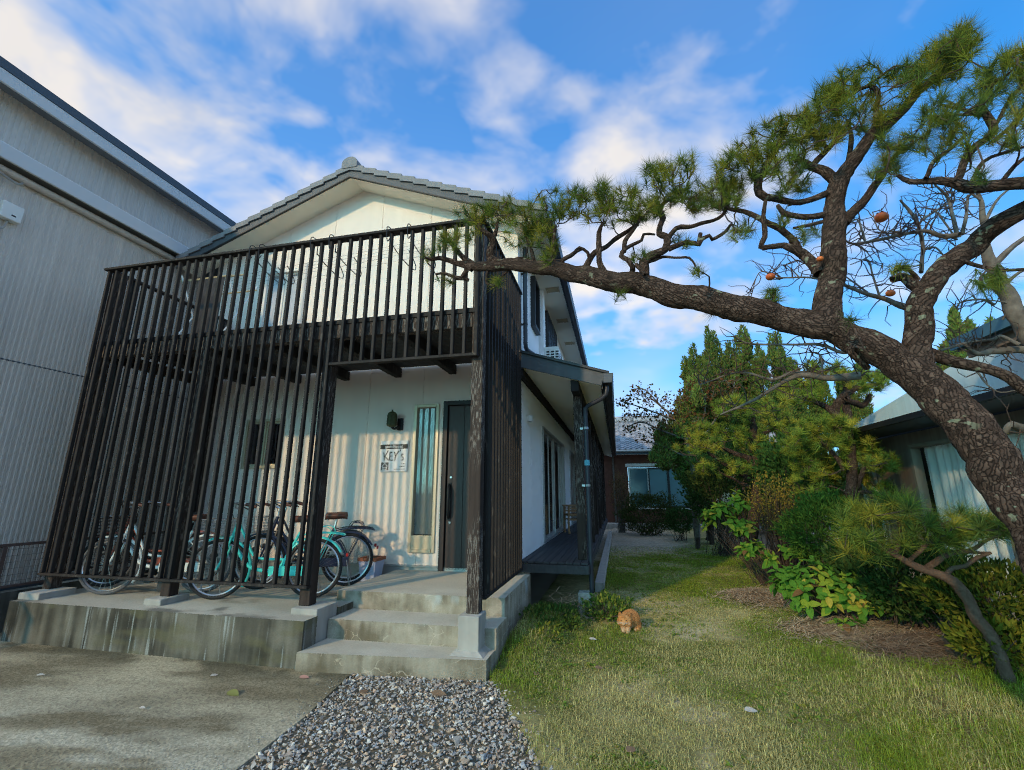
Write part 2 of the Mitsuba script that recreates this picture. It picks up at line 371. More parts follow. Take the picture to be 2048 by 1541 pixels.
struct('ground', box(-900, 900, -900, 900, -0.5, -0.06), 'm_yard', 'pale yard ground that reaches the horizon under everything')
struct('lawn', sheet(-1.3, 7.0, 0.6, 26.0, 150, 400, ground_h), 'm_lawn', 'lawn soil with dry thatch beside the house, worn bare at its far end', smooth=True)
GE = [(-2.48, 4.20), (-2.36, 3.40), (-2.33, 2.80), (-2.30, 1.2), (-2.3, -3.0)]
struct('driveway', extrz(Polygon([(-7.6, 4.6), (-2.2, 4.6)] + GE[:1] + GE[1:] + [(-7.6, -3.0)]), -0.05, 0.004), 'm_drive', 'rough stained concrete parking pad in front of the platform')
struct('gravel_bed', sheet(-2.55, -0.2, -0.5, 4.6, 30, 60, lambda X, Y: -0.022 + 0.012 * meshkit.noise(np.stack([X * 6, Y * 6, X * 0], -1))), 'm_soil', 'earth under the gravel patch')
rng = np.random.default_rng(7)


def gravel():
    P = []
    while len(P) < 11000:
        n = 4000
        x, y = rng.uniform(-2.5, -0.1, n), rng.uniform(1.9, 4.55, n)
        edge_l = np.interp(y, [1.2, 2.8, 3.4, 4.2], [-2.30, -2.33, -2.36, -2.47]) + 0.012
        front = np.interp(x, [-3.0, -1.2], [4.18, 4.37])
        le = lawn_edge(y) + 0.16 * (meshkit.fbm(np.stack([x * 3, y * 3, x * 0], -1), 3, 9) - 0.3)
        fade = rng.random(n) < np.clip(1 - (x - le) / 0.30, 0, 1) ** 1.5
        ok = (x > edge_l) & ((y < front) | (x > -1.2)) & (fade | (x < le)) & (x < le + 0.35) & ~((y > 4.4) & (x < -1.19))
        P += list(zip(x[ok], y[ok]))
    P = np.array(P[:11000])
    pal = np.array([(0.31, 0.29, 0.265), (0.40, 0.38, 0.345), (0.24, 0.225, 0.21), (0.33, 0.255, 0.19), (0.42, 0.31, 0.21), (0.28, 0.22, 0.18), (0.50, 0.46, 0.40), (0.27, 0.29, 0.31), (0.17, 0.155, 0.15), (0.36, 0.25, 0.18)])
    pr = np.array([.2, .16, .14, .12, .07, .1, .05, .08, .06, .02]); pr /= pr.sum()
    base = []
    for k in range(14):
        h = trimesh.convex.convex_hull(rng.normal(size=(11, 3)))
        v = np.array(h.vertices); v /= np.abs(v).max()
        base.append((v, np.array(h.faces)))
    V, F, C, o = [], [], [], 0
    for x, y in P:
        v, f = base[rng.integers(14)]
        s = 0.0095 * rng.lognormal(0, 0.42) + 0.0035
        v = v * [s, s * rng.uniform(.65, 1), s * rng.uniform(.45, .8)]
        a = rng.uniform(0, 6.28); b = rng.normal(0, .35)
        v = v @ (rotz(a) @ rotx(b)).T + [x, y, -0.016 + s * 0.45 + rng.uniform(0, .014)]
        c = pal[rng.choice(10, p=pr)] * rng.uniform(.9, 1.65)
        V.append(v); F.append(f + o); C.append(np.tile(c, (len(v), 1))); o += len(v)
    return (np.vstack(V), np.vstack(F)), np.vstack(C)
gm, gc = gravel()
sx_, sy_ = rng.uniform(-2.75, -2.34, 90), rng.uniform(2.0, 4.1, 90)
sx_ = np.interp(sy_, [1.2, 2.8, 3.4, 4.2], [-2.30, -2.33, -2.36, -2.47]) - np.abs(rng.normal(0, .09, 90)) - .02
for x, y in zip(sx_, sy_):                                # stray stones on the slab
    h_ = trimesh.convex.convex_hull(rng.normal(size=(10, 3))); v = np.array(h_.vertices); v = v / np.abs(v).max() * rng.uniform(.004, .011) * [1, .8, .6]
    gm = join(gm, (v + [x, y, .010], np.array(h_.faces))); gc = np.vstack([gc, np.tile([.30, .28, .25], (len(v), 1)) * rng.uniform(.7, 1.4)])
struct('gravel', gm, 'm_stone', 'loose grey and tan crushed gravel below the steps', kind='stuff', cat='gravel', color=gc)

# ------------------------------------------------------------------ concrete platform and steps
pf = thing('concrete_platform', 'long stained concrete platform that carries the timber screen and the bicycles', 'platform')
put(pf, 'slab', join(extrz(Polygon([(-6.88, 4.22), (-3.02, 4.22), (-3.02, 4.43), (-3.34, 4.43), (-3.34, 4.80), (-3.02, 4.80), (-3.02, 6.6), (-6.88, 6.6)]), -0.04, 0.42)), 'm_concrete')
st = thing('concrete_steps', 'three weathered concrete steps with pale crack lines below the front door', 'steps')
put(st, 'landing', extrz(Polygon([(-3.235, 5.08), (-1.24, 5.10), (-1.24, 6.62), (-3.235, 6.62)]), -0.04, 0.53), 'm_steps')
put(st, 'step', extrz(Polygon([(-3.017, 4.62), (-1.215, 4.66), (-1.215, 5.098), (-3.017, 5.078)]), -0.04, 0.348), 'm_steps', label='middle step under the landing')
put(st, 'step', extrz(Polygon([(-3.03, 4.17), (-1.23, 4.37), (-1.223, 4.66), (-3.017, 4.62)]), -0.04, 0.163), 'm_steps', label='lowest and widest step')
for nm, b, lab in (('pier', bev(-1.535, -1.33, 4.45, 4.70, 0.16, 0.495, .006), 'tall concrete pier under the corner post beside the steps'),
                   ('pier', bev(-3.34, -3.035, 4.435, 4.79, 0.0, 0.475, .006), 'concrete pier at the left end of the steps under a dark post'),
                   ('footing_block', bev(-5.19, -4.96, 4.40, 4.76, 0.416, 0.485, .006), 'low concrete block under the middle post of the screen'),
                   ('footing_block', bev(-6.92, -6.60, 4.31, 4.70, 0.416, 0.49, .006), 'low concrete block under the far left post of the screen')):
    k = numbered(nm)
    scene[k] = mikit.ply(b, 'm_pier'); labels[k] = {'label': lab, 'category': 'pier' if nm == 'pier' else 'block'}
mp = join((np.array([[-1.60, 4.40, .165], [-1.27, 4.40, .165], [-1.27, 4.73, .165], [-1.60, 4.73, .165], [-1.535, 4.45, .20], [-1.33, 4.45, .20], [-1.33, 4.70, .20], [-1.535, 4.70, .20]]), BF))
put('pier', 'mortar_collar', mp, 'm_pier')

# ------------------------------------------------------------------ the white house
HX0, HX1, HY, HB = -7.30, -1.40, 6.60, 20.5
RX, RZ, SL = -4.35, 7.13, 0.395
def roof_z(x): return RZ - SL * abs(x - RX)
house = thing('white_house', 'two-storey white house with grey tiled gable roof behind the dark slatted screen', 'house')
gable = Polygon([(HX0, 0.60), (HX1, 0.60), (HX1, roof_z(HX1)), (RX, RZ), (HX0, roof_z(HX0))])
DOOR = (-2.595, -1.66, 0.53, 3.035); SIDE = (-3.085, -2.665, 0.775, 3.0); SMALL = (-6.22, -5.46, 2.03, 2.87); UPW = (-6.24, -5.44, 3.78, 5.68)
holes = [sbox(a, c, b, d) for a, b, c, d in DOOR_ if False] if False else [sbox(q[0], q[2], q[1], q[3]) for q in (DOOR, SIDE, SMALL, UPW)]
seams = [HX0, -6.775, -5.82, -4.865, -3.91, -2.955, -2.0, HX1]
for a, b in zip(seams[:-1], seams[1:]):
    g = sbox(a + .004, 0, b - .004, 9).intersection(gable)
    for h in holes: g = g.difference(h)
    put(house, 'wall_panel', extr(g, HY, HY + 0.016), 'm_siding')
bk = gable.buffer(-0.01)
for h in holes: bk = bk.difference(h)
put(house, 'wall', extr(bk, HY + 0.016, HY + 0.14), 'm_siding_side')
put(house, 'base_flashing', join(bev(HX0, -2.6, HY - 0.022, HY + .02, 0.575, 0.598, .003), box(HX0, HX1, HY + .012, HY + .12, 0.40, 0.575)), 'm_alu')
# right side wall
SW = [sbox(8.86, 0.72, 12.50, 2.93), sbox(14.2, 0.72, 17.8, 2.93)]
UW = [sbox(7.72, 4.62, 8.28, 5.62), sbox(9.55, 4.42, 11.2, 5.68)]
for i, a in enumerate(np.arange(6.6, HB - .1, 0.995)):
    g = sbox(a + .003, .6, min(a + .992, HB), 5.80)
    for h in SW + UW: g = g.difference(h)
    for q in getattr(g, 'geoms', [g]):
        if q.area > .01: put(house, 'side_wall_panel', extrx(q, HX1 - 0.016, HX1), 'm_siding_side')
g = sbox(6.62, .4, HB, 5.9)
for h in SW + UW: g = g.difference(h)
put(house, 'side_wall', extrx(g, HX1 - .12, HX1 - .016), 'm_siding_side')
put(house, 'left_wall', join(box(HX0 + .002, HX0 + .12, HY + .15, HB, .0, 5.9), box(HX0 + .13, HX1 - .13, HB - .12, HB, 0, 5.9)), 'm_siding_side')
put(house, 'interior_wall', join(box(HX0 + .13, HX1 - .13, 8.4, 8.42, 0.3, 6.6), box(HX0 + .13, HX1 - .13, 6.75, HB - .13, .30, .50), box(-2.9, -2.88, 8.43, HB - .13, .5, 6)), 'm_interior')
# front gable: soffit, barge boards, verge tiles
ends = ((HX0 - .53, 'left'), (HX1 + .53, 'right'))
YB = 6.14
for xe, sd in ends:
    s = np.sign(xe - RX)
    put(house, 'gable_soffit', extr(Polygon([(RX, RZ), (xe, roof_z(xe)), (xe, roof_z(xe) + .02), (RX, RZ + .02)]), YB + .03, HY + .0), 'm_soffit')
    b0, b1 = RZ - .025, RZ + .165
    put(house, 'barge_board', extr(Polygon([(RX, b0), (xe, b0 - SL * abs(xe - RX)), (xe, b1 - SL * abs(xe - RX)), (RX, b1)]), YB - .005, YB + .03), 'm_slate')
    put(house, 'barge_trim', extr(Polygon([(RX, b0 - .02), (xe, b0 - .02 - SL * abs(xe - RX)), (xe, b0 - .001 - SL * abs(xe - RX)), (RX, b0 - .001)]), YB - .012, YB + .028), 'm_black')
    put(house, 'roof_slab', extr(Polygon([(RX, RZ + .025), (xe, roof_z(xe) + .025), (xe, roof_z(xe) + .16), (RX, RZ + .16)]), YB + .035, HB + .4), 'm_slate')
    n = 14
    L = abs(xe - RX) / n
    cs, sn = 1 / math.hypot(1, SL), SL / math.hypot(1, SL)
    prof = []
    for k in range(n):
        x0, x1 = RX + s * L * k, RX + s * L * (k + 1.10)
        z0, z1 = RZ + .185 - SL * L * k, RZ + .225 - SL * L * (k + 1.10)
        top = Polygon([(x0, z0 - .0), (x1, z1), (x1, z1 - .075), (x0, z0 - .03)])
        put(house, 'verge_tile', join(extr(top, YB - .035, YB + .26), extr(Polygon([(x0, z0 - .02), (x1, z1 - .02), (x1, z1 - .105), (x0, z0 - .105)]), YB - .037, YB - .012)), 'm_tile')
        prof.append(extr(top, YB + .27, HB + .4))
    put(house, 'roof_tiles', join(*prof), 'm_tile', kind='stuff')
a = np.radians(np.linspace(0, 180, 9))
rp = Polygon([(RX + .13 * math.cos(t), RZ + .22 + .10 * math.sin(t)) for t in a] + [(RX - .13, RZ + .14), (RX + .13, RZ + .14)])
put(house, 'ridge_end_tile', extr(rp.buffer(.02), YB - .05, YB + .12), 'm_tile')
for k in range(40):
    put(house, 'ridge_tile', extr(rp, YB + .13 + k * .36, YB + .13 + k * .36 + .345), 'm_tile')
# right eave
EX = HX1 + .53
put(house, 'eave_soffit', box(HX1 + .001, EX - .03, YB + .04, HB, 5.765, 5.78), 'm_soffit')
put(house, 'fascia', box(EX - .028, EX, YB + .035, HB + .3, 5.72, roof_z(EX) + .02), 'm_black')
gut = Polygon([(EX + .005, 5.73), (EX + .10, 5.73), (EX + .12, 5.85), (EX + .108, 5.85), (EX + .09, 5.745), (EX + .017, 5.745), (EX + .017, 5.85), (EX + .005, 5.85)])
put(house, 'gutter', extr(gut, YB + .0, HB + .3), 'm_gutter')
mat('m_vent', (0.42, 0.33, 0.20), 0.7)
for py in ((1103, 580), (1122, 642), (1138, 687)):
    c = onz(*py, 5.765); y = c[1]
    put(house, 'soffit_vent', join(*[box(-1.22, -0.99, y - .12 + .24 * q / 4, y - .12 + .24 * q / 4 + .045, 5.752, 5.764) for q in range(4)], box(-1.24, -1.225, y - .13, y + .13, 5.75, 5.764), box(-.985, -.97, y - .13, y + .13, 5.75, 5.764)), 'm_vent')
# downpipe on the side wall
dp = smoothpath([(-1.33, 6.84, 5.70), (-1.33, 6.84, 4.2), (-1.33, 6.84, 3.98), (-1.32, 6.90, 3.90), (-1.26, 7.10, 3.88), (-1.22, 7.20, 3.83), (-1.22, 7.22, 3.72)], .05)
pp = thing('downpipe', 'dark brown downpipe on the side wall above the lean-to roof', 'downpipe')
put(pp, 'pipe', tube(dp, .036, 10), 'm_pipe', smooth=True)
for z in (4.3, 5.2): put(pp, 'bracket', join(box(-1.40, -1.36, 6.825, 6.855, z, z + .03), tube([(-1.33, 6.84, z), (-1.33, 6.84, z + .03)], .041, 10)), 'm_black')


def window(parent, frame_mat, x0, x1, z0, z1, y, w=.05, d=.07, sashes=1, name='window', proud=.03):
    k = numbered(f'{parent}__{name}')
    def p(nm, m, mt): 
        kk = numbered(f'{k}__{nm}'); scene[kk] = mikit.ply(m, mt)
    p('frame', join(bev(x0, x0 + w, y - proud, y + d, z0, z1), bev(x1 - w, x1, y - proud, y + d, z0, z1), bev(x0 + w, x1 - w, y - proud, y + d, z1 - w, z1), bev(x0 + w, x1 - w, y - proud - .012, y + d, z0, z0 + w)), frame_mat)
    n = sashes
    for i in range(n):
        a, b = x0 + w + (x1 - x0 - 2 * w) * i / n, x0 + w + (x1 - x0 - 2 * w) * (i + 1) / n
        yy = y + .012 + .022 * (i % 2)
        s = .028
        if n > 1: p('sash', join(box(a, a + s, yy, yy + .02, z0 + w, z1 - w), box(b - s, b, yy, yy + .02, z0 + w, z1 - w), box(a + s, b - s, yy, yy + .02, z0 + w, z0 + w + s), box(a + s, b - s, yy, yy + .02, z1 - w - s, z1 - w)), frame_mat)
        p('pane', (np.array([[a, yy + .01, z0 + w], [b, yy + .01, z0 + w], [b, yy + .01, z1 - w], [a, yy + .01, z1 - w]]), np.array([[0, 1, 2, 3]])), 'm_glass')
    return k


window(house, 'm_champagne', SMALL[0], SMALL[1], SMALL[2], SMALL[3], HY, w=.05, sashes=2)
sw = window(house, 'm_champagne', SIDE[0], SIDE[1], SIDE[2], SIDE[3], HY, w=.05, name='side_light')
scene[numbered(sw + '__kick_plate')] = mikit.ply(box(SIDE[0] + .05, SIDE[1] - .05, HY - .02, HY + .02, SIDE[2] + .05, SIDE[2] + .24), 'm_champagne')
fx = np.linspace(SIDE[0] + .05, SIDE[1] - .05, 60)
fold = .006 * np.sin(fx * 34)
cv = np.vstack([np.stack([fx, HY + .07 + fold, fx * 0 + SIDE[2] + .25], 1), np.stack([fx, HY + .07 + fold, fx * 0 + SIDE[3] - .04], 1)])
ii = np.arange(59)
scene[numbered(sw + '__curtain')] = mikit.ply((cv, np.stack([ii, ii + 1, ii + 61, ii + 60], 1)), 'm_curtain_dark', smooth=True)
uw = window(house, 'm_white_warm', UPW[0], UPW[1], UPW[2], UPW[3], HY, w=.05, sashes=2, name='balcony_window')
mat('m_sky_reflection', (0.46, 0.50, 0.55), 0.8)
scene[numbered(uw + '__sky_reflection_panel')] = mikit.ply(box(UPW[0] + .05, UPW[1] - .05, HY + .08, HY + .085, UPW[2] + .05, UPW[3] - .05), 'm_sky_reflection')  # added pale panel, its colour stands in for sky reflected in the glass
put(house, 'wall_column', tube([(-5.36, HY - .06, 3.76), (-5.36, HY - .06, 5.72)], .055, 14), 'm_siding', smooth=40)
# front door
dk = numbered(f'{house}__front_door')
def dpart(nm, m, mt, **k): scene[numbered(f'{dk}__{nm}')] = mikit.ply(m, mt, **k)
x0, x1, z0, z1 = DOOR
dpart('frame', join(bev(x0, x0 + .075, HY - .03, HY + .10, z0, z1), bev(x1 - .075, x1, HY - .03, HY + .10, z0, z1), bev(x0 + .075, x1 - .075, HY - .03, HY + .10, z1 - .07, z1)), 'm_doorframe')
xs = np.linspace(x0 + .08, x1 - .08, 4)
for i in range(3): dpart('leaf_panel', bev(xs[i] + .002, xs[i + 1] - .002, HY + .012, HY + .05, z0 + .015, z1 - .075, .003), 'm_door')
dpart('handle', join(tube(smoothpath([(-2.465, HY + .0, 1.27), (-2.455, HY - .055, 1.33), (-2.455, HY - .07, 1.5), (-2.455, HY - .055, 1.70), (-2.465, HY + .0, 1.75)], .03), .021, 8), box(-2.49, -2.44, HY - .006, HY + .012, 1.24, 1.78)), 'm_black', smooth=40)
for z in (1.86, 1.205): dpart('lock', tube([(-2.445, HY - .01, z), (-2.445, HY + .012, z)], .016, 12), 'm_chrome')

# wall lamp
wl = thing('wall_lamp', 'bronze lantern wall lamp above the name sign', 'lamp')
lx, lz = -3.40, 2.76
prof = [(0, .155), (.010, .15), (.016, .135), (.012, .125), (.035, .115), (.062, .10), (.070, .085), (.070, .075), (.076, .072), (.076, .06), (.066, .055), (.070, -.02), (.072, -.10), (.066, -.11), (.04, -.125), (0, -.13)]
v, f = [], []
N = 8
for r, z in prof:
    for q in range(N): v.append((lx + r * math.cos(q * 6.2832 / N + .2), HY - .15 + r * math.sin(q * 6.2832 / N + .2), lz + z))
for i in range(len(prof) - 1):
    for q in range(N): f.append((i * N + q, (i + 1) * N + q, (i + 1) * N + (q + 1) % N, i * N + (q + 1) % N))
put(wl, 'lantern_body', (np.array(v), np.array(f)), 'm_bronze')
put(wl, 'lantern_rib', join(*[rod((lx + .073 * math.cos(q * .785 + .2), HY - .15 + .073 * math.sin(q * .785 + .2), lz + .06), (lx + .076 * math.cos(q * .785 + .2), HY - .15 + .076 * math.sin(q * .785 + .2), lz - .10), .006, 5) for q in range(8)]), 'm_bronze')
put(wl, 'bracket', join(bev(lx + .03, lx + .13, HY - .03, HY - .001, lz - .16, lz + .03, .008), tube(smoothpath([(lx, HY - .15, lz - .12), (lx + .03, HY - .12, lz - .15), (lx + .08, HY - .03, lz - .10)], .02), .02, 8)), 'm_black')

# name sign
sg = thing('house_sign', 'white square name board with black band and handwritten lettering beside the door', 'sign')
sx0, sx1, sz0, sz1, sy = -3.628, -3.16, 1.955, 2.435, HY - .035
mat('m_sign_white', (0.72, 0.73, 0.75), 0.35); mat('m_ink', (0.015, 0.015, 0.017), 0.5)
put(sg, 'board', bev(sx0, sx1, sy, HY - .004, sz0, sz1, .003), 'm_sign_white')
put(sg, 'band', box(sx0 + .001, sx1 - .001, sy - .003, sy - .0005, 2.305, 2.375), 'm_ink')
def lettering(text, h, x, z, mt, cx=None, bold=False, dy=.0):
    m = meshkit.text_mesh(text, h, .0015, bold)
    v = np.array(m.vertices)
    if cx is not None: x = cx - (v[:, 0].max() + v[:, 0].min()) / 2
    return put(sg, 'lettering', (np.stack([x + v[:, 0], sy - .0005 - dy - v[:, 2], z + v[:, 1]], 1), np.array(m.faces)), mt)
lettering('guesthouse', .040, 0, 2.322, 'm_sign_white', cx=-3.39, bold=True, dy=.003)
def stroke(pts, w=.008):
    p = smoothpath(np.array(pts, float), .004)
    t = np.gradient(p, axis=0); t /= np.linalg.norm(t, axis=1, keepdims=True)
    nn = np.stack([-t[:, 1], t[:, 0]], 1)
    a, b = p + nn * w / 2, p - nn * w / 2
    v = np.vstack([np.stack([a[:, 0], a[:, 0] * 0 + sy - .002, a[:, 1]], 1), np.stack([b[:, 0], b[:, 0] * 0 + sy - .002, b[:, 1]], 1)])
    n = len(p); i = np.arange(n - 1)
    return v, np.stack([i, i + 1, i + 1 + n, i + n], 1)
K = [[(0, .11), (.012, .05), (.018, 0)], [(.07, .125), (.035, .07), (.016, .055)], [(.016, .055), (.05, .03), (.085, .0)],
     [(.135, .10), (.10, .095), (.098, .05), (.10, .008), (.15, .004)], [(.10, .052), (.14, .056)],
     [(.165, .105), (.185, .055)], [(.232, .118), (.19, .055), (.175, -.005)], [(.258, .135), (.254, .112)],
     [(.305, .075), (.275, .07), (.285, .045), (.305, .03), (.295, .005), (.265, .006)]]
put(sg, 'lettering', join(*[stroke([(sx0 + .06 + x * 1.12, 2.125 + z * 1.25) for x, z in k], .016) for k in K]), 'm_ink', label='handwritten brush lettering')
put(sg, 'emblem', box(sx0 + .03, sx0 + .155, sy - .003, sy - .0005, 1.975, 2.095), 'm_ink', label='black square with a white house outline')
ex, ez = sx0 + .0925, 2.035
def fl(poly): return extr(poly, sy - .0042, sy - .0032)
roof_l = LineString([(ex - .05, ez - .002), (ex, ez + .045), (ex + .05, ez - .002)]).buffer(.006, cap_style=2)
body = LineString([(ex - .034, ez + .004), (ex - .034, ez - .045), (ex + .034, ez - .045), (ex + .034, ez + .004)]).buffer(.005, cap_style=2)
put(sg, 'emblem_outline', join(fl(roof_l), fl(body), fl(sbox(ex - .018, ez - .028, ex - .003, ez - .010)), fl(sbox(ex + .004, ez - .028, ex + .019, ez - .010))), 'm_sign_white')
put(sg, 'small_print', join(*[box(sx1 - .03 - w, sx1 - .03, sy - .002, sy - .0005, z, z + .010) for w, z in ((.075, 2.066), (.035, 2.066 + .0), (.105, 2.026), (.19, 1.985))]), 'm_ink')
for x in (sx0 + .02, sx1 - .02):
    for z in (sz0 + .02, sz1 - .02): put(sg, 'screw', tube([(x, sy - .003, z), (x, sy, z)], .006, 8), 'm_steel')

# ------------------------------------------------------------------ timber balcony with its slatted screen
bal = thing('timber_balcony', 'blackened timber balcony on posts with tall slatted screen across the house front', 'balcony')
YS = 4.47
S = mikit.ply(bev(-.0175, .0175, 0, .047, 0, 4.02, .004), 'm_timber')
for i in range(28):
    x = -6.905 + .137 * i if i < 27 else -3.232
    put(bal, 'slat', S, 'm_timber', at=T().translate([float(x), YS, .686]))
S2 = mikit.ply(bev(-.0175, .0175, 0, .047, 0, 1.60, .004), 'm_timber')
for i in range(13):
    put(bal, 'slat', S2, 'm_timber', at=T().translate([-3.075 + .1377 * i, YS, 3.105]))
put(bal, 'bottom_rail', bev(-6.935, -3.20, YS - .012, YS + .062, .656, .684), 'm_timber')
put(bal, 'bottom_rail', bev(-3.20, -1.40, YS - .012, YS + .062, 3.070, 3.103), 'm_timber')
put(bal, 'top_rail', bev(-6.96, -1.335, YS - .03, YS + .085, 4.708, 4.742), 'm_timber')
for x0, z0 in ((-1.485, .496), (-3.335, .476), (-5.145, .486), (-6.925, .491)):
    put(bal, 'post', bev(x0, x0 + .125, YS + .068, YS + .193, z0, 4.700 if x0 < -6 or x0 > -2 else 3.425, .006), 'm_post')
put(bal, 'rim_board', bev(-6.80, -1.42, YS + .055, YS + .068, 3.60, 3.655, .003), 'm_timber')
put(bal, 'beam', bev(-6.80, -1.487, YS + .070, YS + .175, 3.43, 3.61, .006), 'm_post')
jx = [ony(699.5, 759, HY)[0], ony(803.7, 752, HY)[0], ony(913, 744, HY)[0]]
for x in jx + [jx[0] - .93, jx[0] - 1.86, jx[0] - 2.7]:
    put(bal, 'joist', bev(x - .11, x, YS + .18, HY - .002, 3.47, 3.622, .005), 'm_timber')
for i in range(14):
    y = YS + .072 + i * .145
    put(bal, 'floor_board', bev(-6.9, -1.40, y, y + .133, 3.624, 3.654, .004), 'm_deck')
SD = mikit.ply(bev(0, .05, -.019, .019, 0, 4.08, .004), 'm_timber')
for i in range(14):
    put(bal, 'side_slat', SD, 'm_timber', at=T().translate([-1.385, 4.72 + .137 * i, .625]))
SE = mikit.ply(bev(0, .05, -.019, .019, 0, 4.02, .004), 'm_timber')
for i in range(15):
    put(bal, 'side_slat', SE, 'm_timber', at=T().translate([-6.925, 4.70 + .137 * i * .97, .686]))
for xx, zb in ((-1.39, .595), (-6.93, .656)):
    put(bal, 'side_rail', bev(xx, xx + .06, 4.68, 6.56, zb, zb + .029), 'm_timber')
    put(bal, 'side_rail', bev(xx - .01, xx + .07, YS + .09, 6.57, 4.7085, 4.741), 'm_timber')
    put(bal, 'side_beam', bev(xx - .06, xx - .002, 4.70, 6.59, 3.44, 3.60), 'm_post')
put(bal, 'rear_post', bev(-1.46, -1.392, 6.45, 6.55, .54, 4.70, .006), 'm_post')
put(bal, 'rear_post', bev(-6.92, -6.85, 6.45, 6.55, .42, 4.70, .006), 'm_post')

bx_ = thing('post_device', 'small black device fixed low on the middle post of the screen', 'device')
put(bx_, 'case', bev(-5.235, -5.150, 4.56, 4.63, .53, .66, .008), 'm_dark_plastic')
put(bx_, 'bracket', bev(-5.22, -5.165, 4.575, 4.615, .66, .70, .004), 'm_steel')
# ------------------------------------------------------------------ lean-to porch on the right side
po = thing('side_porch', 'lean-to porch with dark sloping roof and timber posts along the right wall', 'porch')
PY0, PY1 = 6.50, 20.0
def pz(x): return 3.76 - .316 * (x + 1.40)
PE = -.06
put(po, 'roof', extr(Polygon([(-1.398, pz(-1.398) - .02), (PE, pz(PE) - .02), (PE, pz(PE) + .012), (-1.398, pz(-1.398) + .012)]), PY0 - .01, PY1), 'm_slate')
put(po, 'verge_board', extr(Polygon([(-1.40, pz(-1.4) - .25), (PE - .09, pz(PE - .09) - .22), (PE - .035, pz(PE - .035) - .022), (-1.40, pz(-1.4) - .022)]), PY0, PY0 + .03), 'm_slate')
put(po, 'verge_cap', extr(Polygon([(-1.40, pz(-1.4) - .02), (PE + .03, pz(PE + .03) - .02), (PE + .03, pz(PE + .03) + .018), (-1.40, pz(-1.4) + .018)]), PY0 - .035, PY0 - .011), 'm_gutter')
put(po, 'ceiling', extr(Polygon([(-1.398, pz(-1.398) - .245), (PE - .10, pz(PE - .1) - .225), (PE - .10, pz(PE - .1) - .21), (-1.398, pz(-1.398) - .23)]), PY0 + .032, PY1), 'm_soffit')
put(po, 'ledger', box(-1.398, -1.31, PY0 + .032, PY1, pz(-1.35) - .37, pz(-1.35) - .262), 'm_timber')
put(po, 'fascia', box(PE - .09, PE - .07, PY0 + .032, PY1, pz(PE) - .24, pz(PE) - .03), 'm_black')
gp = Polygon([(PE - .06, pz(PE) - .16), (PE + .06, pz(PE) - .16), (PE + .085, pz(PE) - .02), (PE + .072, pz(PE) - .02), (PE + .05, pz(PE) - .147), (PE - .048, pz(PE) - .147), (PE - .048, pz(PE) - .03), (PE - .06, pz(PE) - .03)])
put(po, 'gutter', extr(gp, PY0 - .02, PY1), 'm_gutter')
put(po, 'gutter_end', extr(Polygon([(PE - .055, pz(PE) - .158), (PE + .058, pz(PE) - .158), (PE + .082, pz(PE) - .021), (PE - .055, pz(PE) - .021)]), PY0 - .026, PY0 - .0205), 'm_pipe_grey')
for i, y in enumerate((6.90, 9.35, 11.2, 13.05, 14.9, 16.75, 18.6)):
    put(po, 'post', bev(-.60, -.475, y, y + .125, .70 if i else .70, pz(-.54) - .40, .006), 'm_post')
put(po, 'beam', bev(-.595, -.48, PY0 + .05, PY1 - .05, pz(-.54) - .398, pz(-.54) - .235), 'm_timber')
for i, y in enumerate((11.8, 12.4, 13.7, 14.3, 15.5, 16.1, 17.4, 18.0)):
    put(po, 'screen_slat', bev(-.56, -.51, y, y + .06, .70, pz(-.54) - .40), 'm_timber')
rp = thing('rain_pipe', 'grey rain pipe with an elbow at the front corner of the porch', 'downpipe')
put(rp, 'pipe', tube(smoothpath([(PE - .02, 6.62, pz(PE) - .16), (PE - .03, 6.62, 3.04), (PE - .10, 6.66, 2.98), (-.36, 6.76, 2.905), (-.41, 6.78, 2.86), (-.415, 6.78, 2.75), (-.415, 6.78, .30)], .06), .033, 10), 'm_pipe', smooth=True)
for z in (2.55, 1.72): put(rp, 'bracket', join(tube([(-.415, 6.78, z), (-.415, 6.78, z + .035)], .042, 10), box(-.50, -.45, 6.775, 6.905, z, z + .03)), 'm_steel')
mat('m_sticker', (0.10, 0.38, 0.50), 0.5)
put(rp, 'sticker', tube([(-.415, 6.78, 2.02), (-.415, 6.78, 2.10)], .0385, 10, cap=False), 'm_sticker', label='blue sticker wrapped round the pipe')

# timber deck under the porch
de = thing('timber_deck', 'low blackened plank deck running along the right wall under the porch', 'deck')
for i in range(9):
    x = -1.392 + i * .1065
    put(de, 'board', bev(x, x + .099, 6.61, 18.5, .672, .702, .005), 'm_deck')
put(de, 'front_fascia', bev(-1.385, -.43, 6.585, 6.605, .555, .670), 'm_deck')
put(de, 'side_fascia', bev(-.445, -.428, 6.606, 18.5, .555, .670), 'm_deck')
put(de, 'floor_joist', join(*[box(-1.38, -.45, y, y + .09, .56, .670) for y in np.arange(7.2, 18.4, .9)]), 'm_timber')
k = numbered('deck_footing'); scene[k] = mikit.ply(bev(-.60, -.43, 6.72, 6.92, -.05, .30, .006), 'm_pier'); labels[k] = {'label': 'small concrete stub footing under the front corner of the deck', 'category': 'footing'}

cu = thing('concrete_curb', 'low pale concrete curb beside the deck that ends at the back garden', 'curb')
for i in range(8):
    y = 8.55 + i * 1.45
    put(cu, 'curb_block', bev(-.47, -.31, y, y + 1.43, -.05, .12, .006), 'm_pier')

